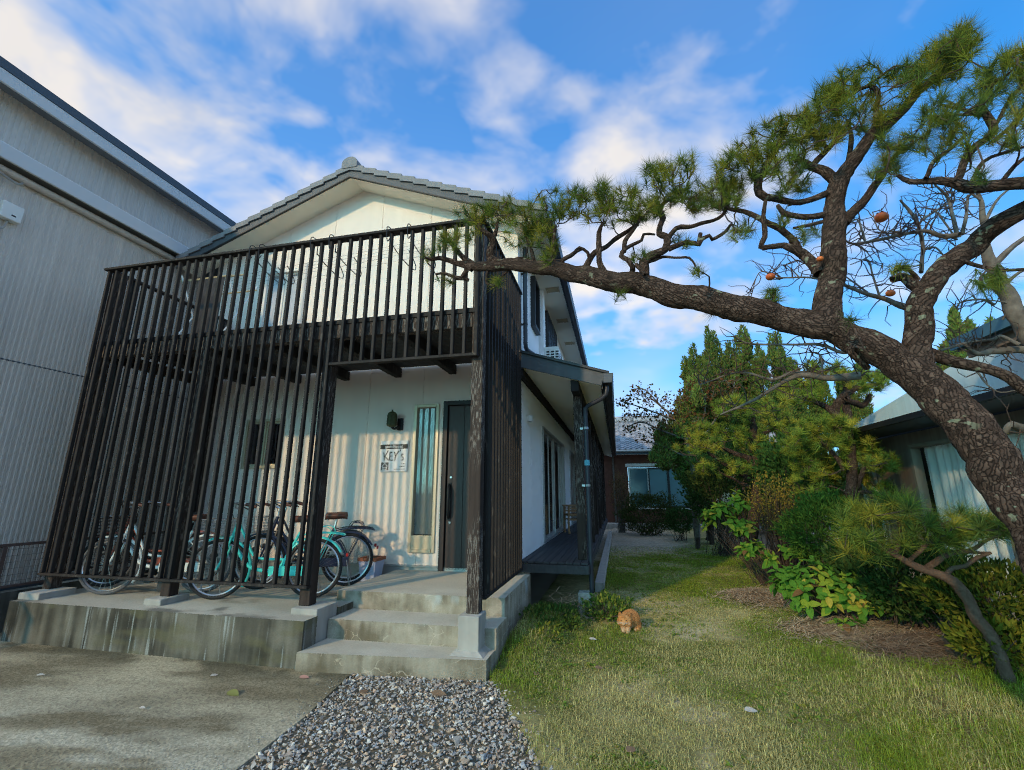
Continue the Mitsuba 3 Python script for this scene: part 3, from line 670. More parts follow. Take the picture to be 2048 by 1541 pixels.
# sliding doors of the side wall
def side_window(name, y0, y1, z0, z1, n, fm, depth=.03, parent=house, inner=True):
    k = numbered(f'{parent}__{name}')
    def p(nm, m, mt): scene[numbered(f'{k}__{nm}')] = mikit.ply(m, mt)
    X = HX1
    p('frame', join(bev(X - .09, X + depth, y0, y0 + .05, z0, z1), bev(X - .09, X + depth, y1 - .05, y1, z0, z1), bev(X - .09, X + depth, y0 + .05, y1 - .05, z1 - .05, z1), bev(X - .09, X + depth, y0 + .05, y1 - .05, z0, z0 + .05)), fm)
    for i in range(n):
        a, b = y0 + .05 + (y1 - y0 - .1) * i / n, y0 + .05 + (y1 - y0 - .1) * (i + 1) / n
        xx = X - .03 - .025 * (i % 2)
        s = .05
        p('sash', join(box(xx, xx + .022, a, a + s, z0 + .05, z1 - .05), box(xx, xx + .022, b - s, b, z0 + .05, z1 - .05), box(xx, xx + .022, a + s, b - s, z0 + .05, z0 + .05 + s), box(xx, xx + .022, a + s, b - s, z1 - .05 - s, z1 - .05)), fm)
        p('pane', (np.array([[xx + .011, a, z0 + .05], [xx + .011, b, z0 + .05], [xx + .011, b, z1 - .05], [xx + .011, a, z1 - .05]]), np.array([[0, 1, 2, 3]])), 'm_glass')
    return k
side_window('sliding_door', 8.86, 12.50, .72, 2.93, 4, 'm_alu')
side_window('sliding_door', 14.2, 17.8, .72, 2.93, 4, 'm_alu')
side_window('upper_window', 7.72, 8.28, 4.62, 5.62, 1, 'm_dark_plastic', depth=.09)
put(house, 'pilaster', bev(HX1 + .001, HX1 + .10, 8.62, 8.86, 3.8, 5.76, .004), 'm_siding_side')
side_window('upper_window', 9.55, 11.2, 4.42, 5.68, 2, 'm_dark_plastic', depth=.06)
put(house, 'shutter_slat', join(*[box(HX1 + .062, HX1 + .075, y, y + .05, 4.5, 5.6) for y in np.arange(9.6, 11.1, .12)]), 'm_dark_plastic')
mat('m_bamboo', proc(lambda p, n, uv: mix((0.25, 0.13, 0.06), (0.42, 0.25, 0.12), fbm(p.x * 30, p.y * 30, p.z * 4, 3))), 0.6)
bs = thing('bookshelf', 'dark shelf of pale boxes seen behind the glass of the sliding door', 'shelf')
put(bs, 'shelf_board', join(*[box(-1.95, -1.62, 8.95, 9.8, z, z + .025) for z in np.arange(.75, 2.8, .26)]), 'm_doorframe')
for i in range(24):
    z = .777 + .26 * (i % 7); y = 8.98 + .26 * (i // 7)
    put(bs, 'box', bev(-1.9, -1.64, y, y + .2 * (.7 + .3 * ((i * 37) % 10) / 10), z, z + .12 + .02 * (i % 4)), 'm_pier' if i % 3 else 'm_bamboo')

cl = thing('cube_lamp', 'small white cube lamp on the side wall beneath the porch roof', 'lamp')
lp = onx(1055, 838, HX1)
put(cl, 'lamp_body', bev(HX1 + .001, HX1 + .085, lp[1] - .05, lp[1] + .05, lp[2] - .05, lp[2] + .05, .006), 'm_white')
put(cl, 'lens', box(HX1 + .02, HX1 + .07, lp[1] - .035, lp[1] + .035, lp[2] - .054, lp[2] - .0505), 'm_pier')

# air conditioner on the lean-to roof
ac = thing('air_conditioner', 'cream outdoor air conditioner unit standing on the lean-to roof', 'air conditioner')
ay, ax0, ax1 = 7.95, -1.20, -.93
az = pz(ax1) + .06
put(ac, 'case', join(bev(ax0, ax1, ay, ay + .80, az, az + .60, .012)), 'm_white_warm')
gy = []
for r in range(9):
    for c in range(3):
        gy.append(box(ax0 + .045 + c * .085, ax0 + .105 + c * .085, ay - .003, ay + .0, az + .07 + r * .052, az + .10 + r * .052))
put(ac, 'grille_slot', join(*gy), 'm_black', kind='stuff')
put(ac, 'fan_guard', join(*[tube(np.stack([np.full(33, ax1 + .006), ay + .33 + r * np.cos(np.linspace(0, 6.283, 33)), az + .3 + r * np.sin(np.linspace(0, 6.283, 33))], 1), .004, 4) for r in (.05, .10, .15, .20, .25)]), 'm_steel')
for y in (ay + .08, ay + .66): put(ac, 'foot', box(ax0 + .0, ax1 + .02, y, y + .06, pz(ax1) - .03, az - .001), 'm_steel')

# wooden chair on the deck
ch = thing('wooden_chair', 'tan wooden armchair on the deck behind the porch post', 'chair')
cc, R = np.array([-1.02, 11.45, .702]), rotz(math.radians(-70))
def cp(nm, m, mt='m_bamboo', **k): put(ch, nm, xf(m, R, cc), mt, **k)
cp('seat', bev(-.25, .25, -.24, .24, .40, .45, .015))
for x in (-.22, .22):
    cp('leg', tube(smoothpath([(x, -.22, 0), (x, -.235, .2), (x, -.22, .62)], .05), .026, 8), smooth=40)
    cp('leg', tube(smoothpath([(x, .27, 0), (x, .22, .4), (x, .30, .92)], .05), .026, 8), smooth=40)
    cp('armrest', bev(x - .035, x + .035, -.27, .27, .62, .655, .01))
for q in range(4): cp('back_slat', bev(-.20, .20, .235 + q * .018, .26 + q * .018, .50 + q * .11, .57 + q * .11, .008))
cp('side_rail', join(*[box(x - .012, x + .012, -.20, .22, z, z + .03) for x in (-.22, .22) for z in (.30, .50, .56)]))

# clothes hooks and a drying rack on the balcony, wires added for cable shadows
for i, px in enumerate((505, 524, 626, 663, 777, 818)):
    c = ony(px, 541 - .1356 * (px - 213) - 2, YS)
    x = c[0]
    hk = numbered('clothes_hook')
    labels[hk] = {'label': 'black wire clothes hook hung over the balcony rail, ' + ('first', 'second', 'third', 'fourth', 'fifth', 'sixth')[i] + ' from the left', 'category': 'hook', 'group': 'clothes hooks on the balcony rail'}
    p = smoothpath([(x, YS + .10, 4.60), (x, YS + .095, 4.75), (x + .004, YS + .03, 4.79), (x + .006, YS - .045, 4.755), (x + .012, YS - .05, 4.62), (x + .03, YS - .055, 4.56), (x + .05, YS - .045, 4.60)], .015)
    q = smoothpath([(x, YS + .10, 4.62), (x + .05, YS + .22, 4.52), (x + .14, YS + .42, 4.42), (x + .17, YS + .45, 4.46), (x + .14, YS + .40, 4.58), (x + .10, YS + .36, 4.66)], .02)
    scene[hk + '__hook'] = mikit.ply(tube(p, .006, 6), 'm_black')
    scene[hk + '__arm'] = mikit.ply(tube(q, .006, 6), 'm_black')
for i in range(5):  # wires added to draw the shadows of utility cables on the gable
    k = numbered('cable_shadow_wire')
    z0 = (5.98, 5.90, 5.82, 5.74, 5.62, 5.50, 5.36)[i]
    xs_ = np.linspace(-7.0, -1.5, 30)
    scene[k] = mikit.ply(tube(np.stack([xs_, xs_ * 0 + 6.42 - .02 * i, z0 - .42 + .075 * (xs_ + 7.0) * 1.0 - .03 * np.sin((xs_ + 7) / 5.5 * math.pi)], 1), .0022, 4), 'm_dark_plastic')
    labels[k] = {'label': f'thin added wire in place of a cable shadow on the gable wall, {("highest", "second", "third", "fourth", "lowest")[i]} of five', 'category': 'wire', 'group': 'added wires in place of cable shadows'}
dr_ = thing('drying_rack', 'folding laundry rack with dark cloth behind the left end of the balcony slats', 'drying rack')
mat('m_cloth_dark', proc(lambda p, n, uv: mix((0.02, 0.02, 0.024), (0.06, 0.06, 0.065), fbm(p.x * 20, p.y * 20, p.z * 8, 3))), 0.95)
mat('m_wood_pale', (0.48, 0.36, 0.20), 0.6)
for z, y in ((5.02, 5.5), (4.86, 5.75), (4.88, 5.25)): put(dr_, 'bar', rod((-6.55, y, z), (-5.6, y, z), .012, 8), 'm_wood_pale')
for x in (-6.5, -5.65):
    for s in (1, -1): put(dr_, 'leg', rod((x, 5.5 - .32 * s, 3.755), (x, 5.5 + .30 * s, 4.95), .011, 6), 'm_white')
gx, gz = np.meshgrid(np.linspace(-6.22, -5.72, 26), np.linspace(3.95, 4.87, 8))
gy_ = 5.25 + .018 * np.sin(gx * 30) * (4.9 - gz) * 1.2
put(dr_, 'cloth', (np.stack([gx, gy_, gz], -1).reshape(-1, 3), sheet(0, 1, 0, 1, 26, 8, lambda X, Y: X * 0)[1]), 'm_cloth_dark', smooth=True)

# blue-white planter beside the bicycles
mat('m_terracotta', (0.30, 0.11, 0.06), 0.8)
pl = thing('plant_pot', 'pale blue square pot with terracotta rim beside the landing', 'pot')
mat('m_pot', (0.42, 0.48, 0.66), 0.5)
bx = onz(746, 1157, .53)
px_, py_ = -3.50, 6.30
v, f = box(-.13, .13, -.13, .13, 0, .27); v = v.copy(); v[:4, :2] *= .8
put(pl, 'body', (v + [px_, py_, .42], f), 'm_pot')
put(pl, 'rim', join(bev(px_ - .145, px_ + .145, py_ - .145, py_ - .11, .691, .735), bev(px_ - .145, px_ + .145, py_ + .11, py_ + .145, .691, .735), bev(px_ - .145, px_ - .11, py_ - .109, py_ + .109, .691, .735), bev(px_ + .11, px_ + .145, py_ - .109, py_ + .109, .691, .735)), 'm_terracotta')
put(pl, 'soil', box(px_ - .109, px_ + .109, py_ - .109, py_ + .109, .692, .71), 'm_soil')

# ------------------------------------------------------------------ grey neighbour on the left
NX = -8.0
nb = thing('grey_warehouse', 'grey corrugated two-step building along the left edge', 'building')
mat('m_corr', proc(lambda p, n, uv: mix((0.55, 0.485, 0.41), (0.62, 0.555, 0.475), fbm(p.y * 1.2, p.z * .8, 2.0, 3)) * (0.84 + 0.2 * fbm(p.y * 22, p.z * .35, 0.0, 3)) * (1 - 0.10 * smoothstep(0.46, 0.5, dr.abs(p.y / 0.9 - dr.floor(p.y / 0.9) - 0.5)))), 0.55, spec=0.4)
mat('m_metal_light', (0.56, 0.56, 0.54), 0.65, spec=.25)
mat('m_metal_dark', (0.06, 0.075, 0.09), 0.5)
mat('m_soffit_grey', (0.17, 0.175, 0.17), 0.7)
def corrugated(x, y0, y1, z0, z1, pitch=.060, depth=.007):
    ys, xs_ = [], []
    for q in np.arange(y0, y1, pitch):
        ys += [q, q + pitch * .42, q + pitch * .5, q + pitch * .92]; xs_ += [x, x, x - depth, x - depth]
    ys, xs_ = np.array(ys), np.array(xs_); n = len(ys)
    v = np.vstack([np.stack([xs_, ys, ys * 0 + z0], 1), np.stack([xs_, ys, ys * 0 + z1], 1)])
    i = np.arange(n - 1)
    return v, np.stack([i, i + 1, i + 1 + n, i + n], 1)
NY0, NY1 = 2.4, 21.0
put(nb, 'lower_siding', corrugated(NX, NY0, NY1, .42, 3.385), 'm_corr')
put(nb, 'lower_siding', corrugated(NX, NY0, NY1, 3.395, 6.0), 'm_corr', label='siding sheet above the horizontal joint')
put(nb, 'joint_strip', box(NX - .02, NX - .001, NY0, NY1, 3.38, 3.40), 'm_metal_dark')
put(nb, 'upper_siding', corrugated(NX - .30, NY0, NY1, 6.1, 7.25), 'm_corr')
put(nb, 'core', box(-14, NX - .33, NY0 + .03, NY1, 0, 7.2), 'm_corr')
put(nb, 'base', box(NX - .05, NX - .012, NY0, NY1, -.05, .42), 'm_metal_dark')
put(nb, 'lower_eave', join(box(NX - .32, NX + .20, NY0 - .1, NY1, 6.02, 6.06)), 'm_soffit_grey')
put(nb, 'lower_fascia', bev(NX + .20, NX + .24, NY0 - .1, NY1, 5.98, 6.19, .006), 'm_metal_light')
put(nb, 'lower_flashing', box(NX - .32, NX + .215, NY0 - .1, NY1, 6.192, 6.206), 'm_white')
put(nb, 'lower_gutter', tube([(NX + .06, NY0 + 1.15, 5.92), (NX + .06, NY1, 5.92)], .05, 10), 'm_corr', smooth=40)
put(nb, 'upper_soffit', box(NX - .33, NX + .02, NY0 - .2, NY1 + .2, 7.24, 7.27), 'm_soffit_grey')
put(nb, 'upper_fascia', bev(NX + .02, NX + .06, NY0 - .2, NY1 + .2, 7.12, 7.31, .006), 'm_metal_light')
put(nb, 'roof_edge', box(-14.2, NX + .07, NY0 - .22, NY1 + .22, 7.312, 7.45), 'm_metal_dark')
wb = thing('meter_box', 'small white utility box with cables on the grey corrugated wall', 'box')
bc = onx(18, 430, NX)
put(wb, 'case', bev(NX + .001, NX + .11, bc[1] - .14, bc[1] + .09, bc[2] - .11, bc[2] + .13, .01), 'm_white_warm')
put(wb, 'label_plate', box(NX + .1105, NX + .112, bc[1] - .03, bc[1] + .02, bc[2] - .05, bc[2] - .03), 'm_dark_plastic')
put(wb, 'cable', join(tube(smoothpath([(NX + .05, bc[1] - .02, bc[2] - .11), (NX + .06, bc[1] - .06, bc[2] - .25), (NX + .05, bc[1] - .2, bc[2] - .32)], .03), .012, 6), tube(smoothpath([(NX + .1, NY0 + .9, 5.93), (NX + .1, bc[1] - .3, 5.85), (NX + .1, bc[1] - .05, 5.80), (NX + .05, bc[1] + .02, 5.92)], .03), .016, 6)), 'm_pier')
put(wb, 'junction', join(bev(NX + .001, NX + .08, bc[1] - .30, bc[1] - .12, bc[2] - .42, bc[2] - .22, .01)), 'm_white')
# mesh fence in front of it
fe = thing('mesh_fence', 'low wire mesh fence with a brown top rail at the left edge', 'fence')
FX = -7.35
mat('m_rail_brown', (0.10, 0.065, 0.055), 0.5)
put(fe, 'top_rail', bev(FX - .02, FX + .02, 2.4, 6.6, .985, 1.02), 'm_rail_brown')
put(fe, 'bottom_rail', bev(FX - .018, FX + .018, 2.4, 6.6, .50, .53), 'm_rail_brown')
put(fe, 'wire_mesh', join(*[box(FX - .002, FX + .002, y, y + .004, .53, .985) for y in np.arange(2.42, 6.6, .05)], *[box(FX + .0022, FX + .006, 2.4, 6.6, z, z + .004) for z in np.arange(.57, .98, .075)]), 'm_rail_brown', kind='stuff')
for y in (2.5, 4.3, 6.1): put(fe, 'post', bev(FX - .025, FX + .025, y, y + .05, .46, .984), 'm_rail_brown')
k = numbered('block_wall'); scene[k] = mikit.ply(box(FX - .07, FX + .07, 2.4, 6.8, -.05, .46), 'm_concrete'); labels[k] = {'label': 'dark concrete block wall under the mesh fence', 'category': 'wall'}
struct('side_gravel', sheet(-8.0, -6.5, 2.0, 12, 8, 30, lambda X, Y: X * 0 + .0), 'm_soil', 'dark soil strip between the platform and the grey building')

# ------------------------------------------------------------------ house at the back
bh = thing('brown_house', 'single-storey brown house with wavy grey roof tiles behind the garden', 'house')
BY = 24.0
mat('m_brown_wall', proc(lambda p, n, uv: mix((0.085, 0.035, 0.022), (0.15, 0.065, 0.042), fbm(p.x * 6, p.y, p.z * 6, 3))), 0.85)
mat('m_kawara', proc(lambda p, n, uv: mix((0.17, 0.18, 0.20), (0.34, 0.36, 0.40), cell_rand(p.x * 3.7, p.z * 9.0))), 0.35, spec=0.6)
put(bh, 'wall', extr(sbox(-2.5, -.05, 9, 3.55).difference(sbox(.55, .95, 3.4, 2.92)), BY, BY + .15), 'm_brown_wall')
put(bh, 'soffit', box(-3, 9.5, BY - .85, BY + .1, 3.54, 3.58), 'm_white_warm')
put(bh, 'fascia', box(-3, 9.5, BY - .90, BY - .86, 3.50, 3.72), 'm_metal_dark')
put(bh, 'gutter', tube([(-3, BY - .98, 3.66), (9.5, BY - .98, 3.66)], .07, 8), 'm_alu', smooth=40)
def kawara(x0, x1, y0, z0, y1, z1, cols, rows):
    V, F, o = [], [], 0
    u = np.linspace(0, 1, 7)
    wv = np.where(u < .62, -.022 * np.sin(u / .62 * math.pi), .040 * np.sin((u - .62) / .38 * math.pi))
    n = np.array([0, -(z1 - z0), (y1 - y0)]); n = n / np.linalg.norm(n)
    d = np.array([0, y1 - y0, z1 - z0]) / rows
    w = (x1 - x0) / cols
    for r in range(rows):
        for c in range(cols):
            b = np.stack([x0 + (c + u) * w, np.full(7, y0), np.full(7, z0)], 1) + d * r + wv[:, None] * n
            lo, hi = b + n * .035, b + d * 1.05
            V += [lo, hi, b - n * .01]
            i = np.arange(6)
            F += [np.stack([o + i, o + i + 1, o + i + 8, o + i + 7], 1), np.stack([o + i + 14, o + i + 15, o + i + 1, o + i], 1)]
            o += 21
    return np.vstack(V), np.vstack(F)
put(bh, 'roof_tiles', kawara(-3, 9.5, BY - .95, 3.74, BY + 3.0, 5.70, 46, 16), 'm_kawara', kind='stuff')
put(bh, 'ridge', join(box(-3, 9.5, BY + 2.9, BY + 3.15, 5.70, 5.92), tube([(-3, BY + 3.02, 5.93), (9.5, BY + 3.02, 5.93)], .10, 8)), 'm_kawara')
put(bh, 'ridge_end_tile', join(*[tube([(x, BY + 2.86, 5.74), (x, BY + 2.9, 5.74)], .055, 8) for x in np.arange(-2.8, 9.4, .27)]), 'm_tile', kind='stuff')
put(bh, 'rear_slope', extrx(Polygon([(BY + 3.0, 5.68), (BY + 7, 3.7), (BY + 7, 3.6), (BY - .8, 3.60)]), -3, 9.5), 'm_slate')
mat('m_teal_pane', (0.055, 0.12, 0.14), 0.12, spec=0.8)
mat('m_teal_blind', (0.10, 0.20, 0.22), 0.6)
bw = numbered(f'{bh}__window')
for i in range(3):
    a = .62 + i * .94
    scene[numbered(bw + '__sash')] = mikit.ply(join(box(a - .05, a + .03, BY - .03, BY + .05, .95, 2.9), box(a + .86, a + .92, BY - .03, BY + .05, .95, 2.9), box(a + .03, a + .86, BY - .03, BY + .05, 2.82, 2.9), box(a + .03, a + .86, BY - .03, BY + .05, .95, 1.03)), 'm_alu' if i == 0 else 'm_dark_plastic')
    scene[numbered(bw + '__pane')] = mikit.ply(box(a + .03, a + .86, BY + .01, BY + .02, 1.03, 2.82), 'm_teal_pane' if i == 0 else 'm_teal_blind')
put(bh, 'sill', box(.5, 3.5, BY - .08, BY - .035, .88, .94), 'm_white_warm')
put(bh, 'lintel', box(.45, 3.5, BY - .06, BY - .001, 2.95, 3.10), 'm_white_warm')
put(bh, 'rain_pipe', tube([(-.15, BY - .05, 3.5), (-.15, BY - .05, .2)], .045, 8), 'm_grey_bark', smooth=40)
put(bh, 'window', join(box(4.6, 5.5, BY - .03, BY - .002, .9, 2.8)), 'm_teal_blind')
put(bh, 'edge_slab', box(-2.4, 7.5, BY - 1.0, BY - .02, -.05, .22), 'm_pier')

# ------------------------------------------------------------------ teal house on the right
WX = 4.85
th = thing('teal_house', 'pale teal house with curtained windows and dark eaves at the right edge', 'house')
mat('m_teal_wall', proc(lambda p, n, uv: mix((0.50, 0.65, 0.66), (0.58, 0.72, 0.72), fbm(p.y * 2, p.z * .6, 0.0, 3)) * (0.85 + 0.2 * fbm(p.y * 12, p.z * .5, 2.0, 3))), 0.55)
mat('m_brown_panel', proc(lambda p, n, uv: mix((0.14, 0.105, 0.08), (0.22, 0.165, 0.13), fbm(p.y * 30, p.z * 1.5, 0.0, 3))), 0.8)
mat('m_curtain', proc(lambda p, n, uv: mix((0.55, 0.62, 0.58), (0.86, 0.90, 0.86), smoothstep(.2, .8, fbm(p.y * 9, p.z * .25, 0.0, 3)))), 0.95, spec=.1)
TY0, TY1 = 2.9, 11.45
wallp = Polygon([(TY0, 2.80), (TY1, 2.80), (TY1, 2.90), (6.3, 3.62), (TY0, 3.62)])
put(th, 'upper_wall', extrx(wallp, WX, WX + .15), 'm_teal_wall')
wind = [sbox(5.6, .48, 9.0, 2.42), sbox(10.05, .48, 11.1, 2.42), sbox(3.2, .48, 5.45, 2.42)]
low = sbox(TY0, 0, TY1, 2.62)
for w in wind: low = low.difference(w)
put(th, 'lower_wall', extrx(low, WX + .02, WX + .15), 'm_brown_panel')
put(th, 'plinth', box(WX + .0, WX + .018, TY0, TY1, -.05, .40), 'm_pier')
put(th, 'end_wall', join(box(WX + .16, WX + 6, TY1 - .15, TY1, 0, 2.9), box(WX + .16, WX + 6, TY0, TY0 + .15, 0, 3.8)), 'm_teal_wall')
put(th, 'pent_roof', extr(Polygon([(WX + .0, 2.64), (WX - .62, 2.66), (WX - .62, 2.70), (WX, 2.80)]), TY0 - .2, TY1 + .25), 'm_metal_dark')
put(th, 'pent_gutter', box(WX - .68, WX - .625, TY0 - .2, TY1 + .25, 2.665, 2.75), 'm_black')
ZR = 3.27
put(th, 'main_roof', extr(Polygon([(WX - .78, ZR), (WX + 3.0, ZR + 1.55), (WX + 6.6, ZR), (WX + 6.6, ZR + .13), (WX + 3.0, ZR + 1.70), (WX - .78, ZR + .13)]), TY0 - .6, 6.25), 'm_metal_dark')
put(th, 'eave_board', box(WX - .60, WX - .002, TY0 - .6, 6.2, ZR - .05, ZR - .004), 'm_brown_panel')
put(th, 'eave_board', box(WX - .72, WX - .68, TY0 - .6, 6.2, ZR - .09, ZR + .03), 'm_brown_panel')
mat('m_blue_trim', (0.05, 0.14, 0.19), 0.4)
put(th, 'roof_trim', box(WX - .83, WX - .785, TY0 - .6, 6.28, ZR + .03, ZR + .16), 'm_blue_trim')
for w in wind:
    y0, z0, y1, z1 = w.bounds
    k = numbered(f'{th}__window')
    def p(nm, m, mt, **kw): scene[numbered(f'{k}__{nm}')] = mikit.ply(m, mt, **kw)
    p('frame', join(bev(WX - .02, WX + .12, y0, y0 + .07, z0, z1), bev(WX - .02, WX + .12, y1 - .07, y1, z0, z1), bev(WX - .02, WX + .12, y0 + .07, y1 - .07, z0, z0 + .06), bev(WX - .02, WX + .12, y0 + .07, y1 - .07, z1 - .06, z1), bev(WX + .0, WX + .06, (y0 + y1) / 2 - .03, (y0 + y1) / 2 + .03, z0 + .06, z1 - .06)), 'm_wood_frame' if 'm_wood_frame' in scene else mat('m_wood_frame', (0.20, 0.17, 0.13), 0.6))
    p('pane', (np.array([[WX + .035, y0 + .07, z0 + .06], [WX + .035, y1 - .07, z0 + .06], [WX + .035, y1 - .07, z1 - .06], [WX + .035, y0 + .07, z1 - .06]]), np.array([[0, 1, 2, 3]])), 'm_glass')
    yy = np.linspace(y0 + .05, y1 - .05, 160)
    fo = WX + .16 + .035 * np.sin(yy * 34 + 2.0 * np.sin(yy * 5.3)) + .012 * np.sin(yy * 80)
    fo2 = WX + .16 + .06 * np.sin(yy * 34 + 2.0 * np.sin(yy * 5.3) + .5)
    i = np.arange(159)
    p('curtain', (np.vstack([np.stack([fo2, yy, yy * 0 + z0 + .02], 1), np.stack([fo, yy, yy * 0 + z1], 1)]), np.stack([i, i + 1, i + 161, i + 160], 1)), 'm_curtain', smooth=True)
put(th, 'back_panel', box(WX + .5, WX + .55, TY0 + .2, TY1 - .2, 0, 2.85), 'm_interior')
# ------------------------------------------------------------------ bicycles
WR, WB = .335, 1.10
def circ(c, r, tr, n=40, sides=6, lo=0, hi=360):
    return tube(arc(c[0], c[2], r, lo, hi, n, c[1]), tr, sides, cap=False)
def spokes(cx):
    out = []
    for k in range(28):
        a = k * 2 * math.pi / 28
        s = .018 if k % 2 else -.018
        t = a + (.30 if k % 4 < 2 else -.30)
        out.append(rod((cx + .022 * math.cos(t + 1.3), s, WR + .022 * math.sin(t + 1.3)), (cx + (WR - .035) * math.cos(a), 0, WR + (WR - .035) * math.sin(a)), .0016, 3))
    return join(*out, rod((cx, -.045, WR), (cx, .045, WR), .018, 10))
def fender(cx, a0, a1):
    a = np.radians(np.linspace(a0, a1, 26)); r = WR + .022
    pr = [(-.026, -.014), (-.018, .004), (0, .010), (.018, .004), (.026, -.014)]
    v = np.array([[cx + (r + h) * math.cos(t), y, WR + (r + h) * math.sin(t)] for t in a for y, h in pr])
    i, j = np.meshgrid(np.arange(25), np.arange(4), indexing='ij')
    return v, np.stack([i * 5 + j, i * 5 + j + 1, (i + 1) * 5 + j + 1, (i + 1) * 5 + j], -1).reshape(-1, 4)
HEAD = np.array([WB - .16, 0, .86]); HEADB = np.array([WB - .115, 0, .70])
SEATT = np.array([.20, 0, .74]); BB = np.array([.42, 0, .29])
MESH = {}
MESH['frame'] = join(tube(smoothpath([HEADB + [0, 0, .02], (WB - .22, 0, .50), (.72, 0, .34), BB], .04), .021, 10), tube(smoothpath([HEAD, (WB - .30, 0, .62), (.68, 0, .46), (.335, 0, .43)], .04), .015, 10),
                     rod(BB, SEATT, .017, 10), rod(HEAD + [-.012, 0, .04], HEADB, .022, 10),
                     *[tube(smoothpath([BB + [0, .03 * s, 0], (.2, .045 * s, .30), (0, .058 * s, WR)], .06), .011, 8) for s in (1, -1)], *[tube(smoothpath([SEATT + [.03, .02 * s, -.10], (.10, .045 * s, .52), (0, .058 * s, WR)], .06), .008, 8) for s in (1, -1)])
MESH['fork'] = join(*[tube(smoothpath([HEADB + [0, .03 * s, 0], (WB - .085, .048 * s, .56), (WB - .03, .05 * s, .40), (WB, .05 * s, WR)], .04), .013, 8) for s in (1, -1)], rod(HEADB + [0, -.035, 0], HEADB + [0, .035, 0], .016, 8))
MESH['tyre'] = {c: circ((c, 0, WR), WR - .018, .018, 48, 8) for c in (0, WB)}
MESH['rim'] = {c: circ((c, 0, WR), WR - .045, .011, 48, 6) for c in (0, WB)}
MESH['spokes'] = {c: spokes(c) for c in (0, WB)}
MESH['fender'] = {0: fender(0, -12, 150), WB: fender(WB, 62, 215)}
MESH['stem'] = join(rod(HEAD + [-.012, 0, .02], HEAD + [-.035, 0, .16], .013, 8), rod(HEAD + [-.035, 0, .15], HEAD + [.03, 0, .17], .014, 8))
hb = smoothpath([(.03 + HEAD[0], 0, 1.03), (HEAD[0] + .02, .10, 1.04), (HEAD[0] - .03, .22, 1.09), (HEAD[0] - .14, .27, 1.08), (HEAD[0] - .26, .28, 1.05)], .02)
MESH['handlebar'] = join(tube(hb, .011, 8), tube(hb * [1, -1, 1], .011, 8))
MESH['grip'] = {s: rod((HEAD[0] - .15, .272 * s, 1.078), (HEAD[0] - .27, .282 * s, 1.048), .018, 8) for s in (1, -1)}
MESH['brake_lever'] = {s: rod((HEAD[0] - .06, .25 * s, 1.075), (HEAD[0] - .18, .262 * s, 1.02), .007, 6) for s in (1, -1)}
MESH['brake_cable'] = tube(smoothpath([(HEAD[0] - .05, .22, 1.07), (HEAD[0] + .10, .1, 1.10), (HEAD[0] + .05, .02, .90)], .04), .004, 4)
sp = np.array([[.02, .01, 0], [.05, .085, .012], [.12, .095, .012], [.20, .06, .006], [.28, .028, .004], [.31, .012, 0]])
def saddle():
    v, f, N = [], [], 12
    for x, w, h in sp:
        for q in range(N):
            a = q * 6.2832 / N
            v.append((.33 - x, w * math.cos(a), .90 + h + (.032 if math.sin(a) > 0 else .05) * math.sin(a)))
    for i in range(len(sp) - 1):
        for q in range(N): f.append((i * N + q, i * N + (q + 1) % N, (i + 1) * N + (q + 1) % N, (i + 1) * N + q))
    v, f = np.array(v), np.array(f)
    v[:, 0] = .33 - (v[:, 0] - .0) + .0
    v[:, 0] = .02 + (v[:, 0] - v[:, 0].min())
    return v + [.02, 0, 0], f
MESH['saddle'] = saddle()
MESH['seat_post'] = join(rod(SEATT, (.175, 0, .87), .013, 8), *[rod((.11 + .09 * k, .03, .85), (.11 + .09 * k, -.03, .85), .006, 5) for k in range(3)])
bk = []
for z, s in ((.70, .82), (.74, .85), (.78, .89), (.82, .93), (.86, .96), (.90, 1.0)):
    w, d = .17 * s, .125 * s
    c = WB + .055 + (.9 - z) * -.05
    bk.append(tube([(c - d, -w, z), (c + d, -w, z), (c + d, w, z), (c - d, w, z), (c - d, -w, z)], .0035 if z < .9 else .006, 4))
for t in np.linspace(-1, 1, 9):
    for sx in (-1, 1): bk.append(rod((WB + .045 + sx * .125 * .82, t * .17 * .82, .70), (WB + .055 + sx * .125, t * .17, .90), .0022, 3))
for t in np.linspace(-1, 1, 7):
    for sy in (-1, 1): bk.append(rod((WB + .045 + t * .125 * .82, sy * .17 * .82, .70), (WB + .055 + t * .125, sy * .17, .90), .0022, 3))
    bk.append(rod((WB + .045 + t * .1, -.14, .70), (WB + .045 + t * .1, .14, .70), .0025, 3))
MESH['basket'] = join(*bk, *[rod((WB + .02, .06 * s, .70), (WB, .055 * s, WR), .005, 5) for s in (1, -1)])
rk = [tube(smoothpath([(.22, .05 * s, .70), (.02, .065 * s, .735), (-.24, .065 * s, .73), (-.33, .045 * s, .71), (-.33, .0, .705)], .04), .007, 6) for s in (1, -1)]
rk += [rod((x, -.065, .733), (x, .065, .733), .005, 5) for x in (-.22, -.10, .04)]
rk += [tube(smoothpath([(-.20, .07 * s, .725), (-.16, .085 * s, .80), (-.05, .085 * s, .81), (.0, .07 * s, .73)], .03), .005, 5) for s in (1, -1)]
rk += [rod((-.18, .06 * s, .725), (0, .062 * s, WR), .005, 5) for s in (1, -1)]
MESH['rear_rack'] = join(*rk)
MESH['chain_guard'] = xf(bev(-.02, .50, -.008, .008, -.055, .055, .006), None, (0, .062, .31))
MESH['crank'] = join(rod((BB[0], -.10, .29), (BB[0], .10, .29), .012, 8), rod((BB[0], .09, .29), (BB[0] + .12, .09, .17), .011, 6), rod((BB[0], -.09, .29), (BB[0] - .12, -.09, .41), .011, 6))
